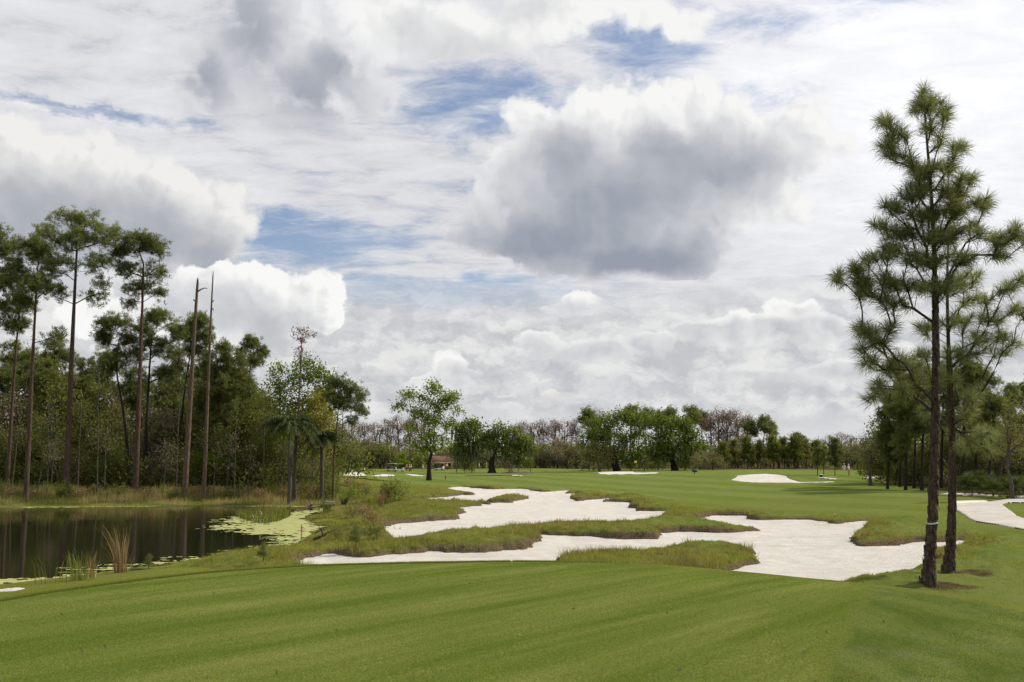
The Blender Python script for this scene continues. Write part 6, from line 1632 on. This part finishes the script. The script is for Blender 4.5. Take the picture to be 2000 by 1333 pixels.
# people
def person(px, py, shirt, trous, lab, H=1.75, rz=0.0, arm=0.1):
    p = drop(px, py, 120, 420); e = empty('person', tuple(p), rz)
    def skin(name, pts, edges, rad, mat):
        me = bpy.data.meshes.new(name); me.from_pydata(pts, edges, []); o = link_obj(name, me, e)
        m = o.modifiers.new('skin', 'SKIN'); 
        for i, r in enumerate(rad): me.skin_vertices[0].data[i].radius = r if isinstance(r, tuple) else (r, r)
        me.skin_vertices[0].data[0].use_root = True
        o.modifiers.new('sub', 'SUBSURF').levels = 1; o.modifiers['sub'].render_levels = 1; me.materials.append(mat)
        return o
    s = H / 1.75
    J = {'pel': (0, 0, .95), 'che': (0, .01, 1.25), 'nck': (0, 0, 1.47), 'hd': (0, -.01, 1.56), 'top': (0, 0, 1.72)}
    for n_, sg in (('l', -1), ('r', 1)):
        J['hip' + n_] = (sg * .10, 0, .90); J['kn' + n_] = (sg * .12, -.02, .50); J['an' + n_] = (sg * .13, .02, .09); J['to' + n_] = (sg * .15, -.16, .04)
        J['sh' + n_] = (sg * .19, 0, 1.40); J['el' + n_] = (sg * .26, .02, 1.12); J['wr' + n_] = (sg * (.25 + arm), -.10 - arm, .92); J['ha' + n_] = (sg * (.25 + arm), -.14 - arm, .83)
    ks = list(J); ix = {k: i for i, k in enumerate(ks)}
    R = dict(pel=(.14, .10), che=(.16, .11), nck=.055, hd=.085, top=.07)
    for n_ in 'lr': R.update({'hip' + n_: .09, 'kn' + n_: .06, 'an' + n_: .042, 'to' + n_: .035, 'sh' + n_: .065, 'el' + n_: .045, 'wr' + n_: .032, 'ha' + n_: .038})
    ed = [('pel', 'che'), ('che', 'nck'), ('nck', 'hd'), ('hd', 'top')]
    for n_ in 'lr': ed += [('pel', 'hip' + n_), ('hip' + n_, 'kn' + n_), ('kn' + n_, 'an' + n_), ('an' + n_, 'to' + n_), ('che', 'sh' + n_), ('sh' + n_, 'el' + n_), ('el' + n_, 'wr' + n_), ('wr' + n_, 'ha' + n_)]
    sc = lambda q: tuple(c * s for c in q)
    skin('body', [sc(J[k]) for k in ks], [(ix[a], ix[b]) for a, b in ed], [R[k] for k in ks], M_SKIN)
    def sub(name, keys, grow_, mat):
        i2 = {k: i for i, k in enumerate(keys)}
        skin(name, [sc(J[k]) for k in keys], [(i2[a], i2[b]) for a, b in ed if a in i2 and b in i2], [tuple(c * grow_ for c in R[k]) if isinstance(R[k], tuple) else R[k] * grow_ for k in keys], mat)
    sub('shirt', ['pel', 'che', 'shl', 'shr', 'ell', 'elr'], 1.25, shirt); sub('trousers', ['pel', 'hipl', 'hipr', 'knl', 'knr', 'anl', 'anr'], 1.22, trous)
    tube_mesh('cap', [(0, -.01, 1.63 * s), (0, 0, 1.68 * s), (0, 0, 1.76 * s)], [.11 * s, .115 * s, .04 * s], M_WHITE, e, k=10)
    tag(e, lab, 'person', 'golfers far off')
M_MINT = plain('mint_cloth', (0.45, 0.66, 0.42)); M_RED = plain('red_cloth', (0.55, 0.03, 0.03)); M_NAVY = plain('navy_cloth', (0.02, 0.03, 0.09)); M_KH = plain('khaki_cloth', (0.34, 0.27, 0.18)); M_ORA = plain('orange_cloth', (0.70, 0.20, 0.04))
person(683, 923.5, M_MINT, M_MINT, 'person in pale green standing left on the far mound', rz=.4)
person(688, 923.5, M_MINT, M_MINT, 'person in pale green standing right on the far mound', rz=-.4)
person(794, 922, M_ORA, M_BLACK, 'person in orange shirt and dark trousers by the conical tree', rz=.2)
person(799.5, 922.5, M_RED, M_BLACK, 'person in red shirt right of the person in orange', rz=1.2)
person(802.5, 922, M_WHITE, M_NAVY, 'person in white shirt and navy trousers beside the red shirt', rz=2.2)
person(826, 922.5, M_WHITE, M_KH, 'person in white bending just left of the lone tree', rz=1.4, arm=.3)
person(868, 919, M_RED, M_NAVY, 'person in red before the brown roofed house', rz=.3)
person(873, 919, M_YEL, M_NAVY, 'person in yellow before the brown roofed house', rz=.9)
person(950, 919, M_NAVY, M_KH, 'person in navy just left of the mossy oak trunk', rz=.5)
person(936, 919, M_WHITE, M_KH, 'person in white left of the person in navy', rz=2.0)
person(1649, 929, M_WHITE, M_WHITE, 'person in white right of the young pines', rz=.1)
person(1658, 930, M_WHITE, M_KH, 'person in white shirt and khaki trousers farther right of the young pines', rz=.8)
# house
p = at(861, 918, 300); e = empty('course_house', (p.x, 300, gz(p.x, 300) - .05), .25)
box('wall', (6.0, 5.0, 2.4), (0, 0, 1.2), M_WALL, e)
def gable(name, w, d, h, z_, parent, th=.14):
    x0, y0 = w / 2, d / 2
    v = [(-x0, -y0, z_), (x0, -y0, z_), (x0, y0, z_), (-x0, y0, z_), (-x0 + 1.0, 0, z_ + h), (x0 - 1.0, 0, z_ + h)]; v += [(a, b, c - th) for a, b, c in v[:4]]
    return mesh_np(name, v, [np.array([[0, 1, 5, 4], [2, 3, 4, 5], [0, 6, 7, 1], [1, 7, 8, 2], [2, 8, 9, 3], [3, 9, 6, 0], [9, 8, 7, 6]]), np.array([[1, 2, 5], [3, 0, 4]])], M_ROOF, parent)
rf = gable('roof', 7.4, 6.4, 1.5, 2.5, e); box('ridge_cap', (5.2, .2, .08), (0, 0, 4.04), M_ROOF, rf)
mesh_np('porch_roof', [(-4.2, -5.2, 1.9), (3.9, -5.2, 1.9), (3.6, -2.3, 2.45), (-3.9, -2.3, 2.45), (-4.2, -5.2, 1.78), (3.9, -5.2, 1.78), (3.6, -2.3, 2.33), (-3.9, -2.3, 2.33)], np.array([[0, 1, 2, 3], [7, 6, 5, 4], [0, 4, 5, 1], [1, 5, 6, 2], [3, 7, 4, 0], [2, 6, 7, 3]]), M_ROOF, e)
for j in (-3.9, -1.3, 1.2, 3.6): box('porch_post', (.16, .16, 1.82), (j, -5.0, .91), M_WOOD, e)
for j in (-2.0, 0.2, 2.1):
    w_ = box('window', (1.1, .08, 1.0), (j, -2.54, 1.4), M_WHITE, e); box('pane', (.95, .04, .85), (0, -.05, 0), M_GLASS, w_)
tag(e, 'tan house with brown hipped roof behind the lone tree', 'house')
# mulch bed behind the oak

small_sand('mulch_bed', 'brown mulch bed right of the mossy oak', [(985, 923), (1005, 919.8), (1025, 920), (1045, 924), (1015, 924.5)], lo=150, mat=M_MUL)
p = drop(961, 929, 120, 300); pts2 = [(p.x + 7.5 * math.cos(t) * .8 + 0.5, p.y + 5 * math.sin(t)) for t in np.linspace(0, 6.28, 20, endpoint=False)]
sheet('oak_mulch', 'leaf litter ring under the mossy oak', np.arange(-6, 3, .08), np.array(grow(p.y - 12, p.y + 12, 1.004)), lambda x, y: poly_sdf(x, y, pts2) + (fbm(x * .5, y * .5, 2) - .5) * 3 < .1, lambda x, y: ground_np(x, y)[0] + .05, M_MUL)

# fallen leaves scattered on the tee
N = 70
D = rg.uniform(7, 16, N); x = np.tan(np.radians(rg.uniform(-27, 27, N))) * D
z, dt, dp, ds = ground_np(x, D)
v, f, t = leaves(np.stack([x, D, z + .018], 1)[dt < -.3], 1, .002, .045, rg, aspect=.5, droop=0)
tag(mesh_np('fallen_leaves', v, f, DRY, attrs={'tint': t * .5}), 'scattered dry leaves lying on the tee turf', kind='stuff')
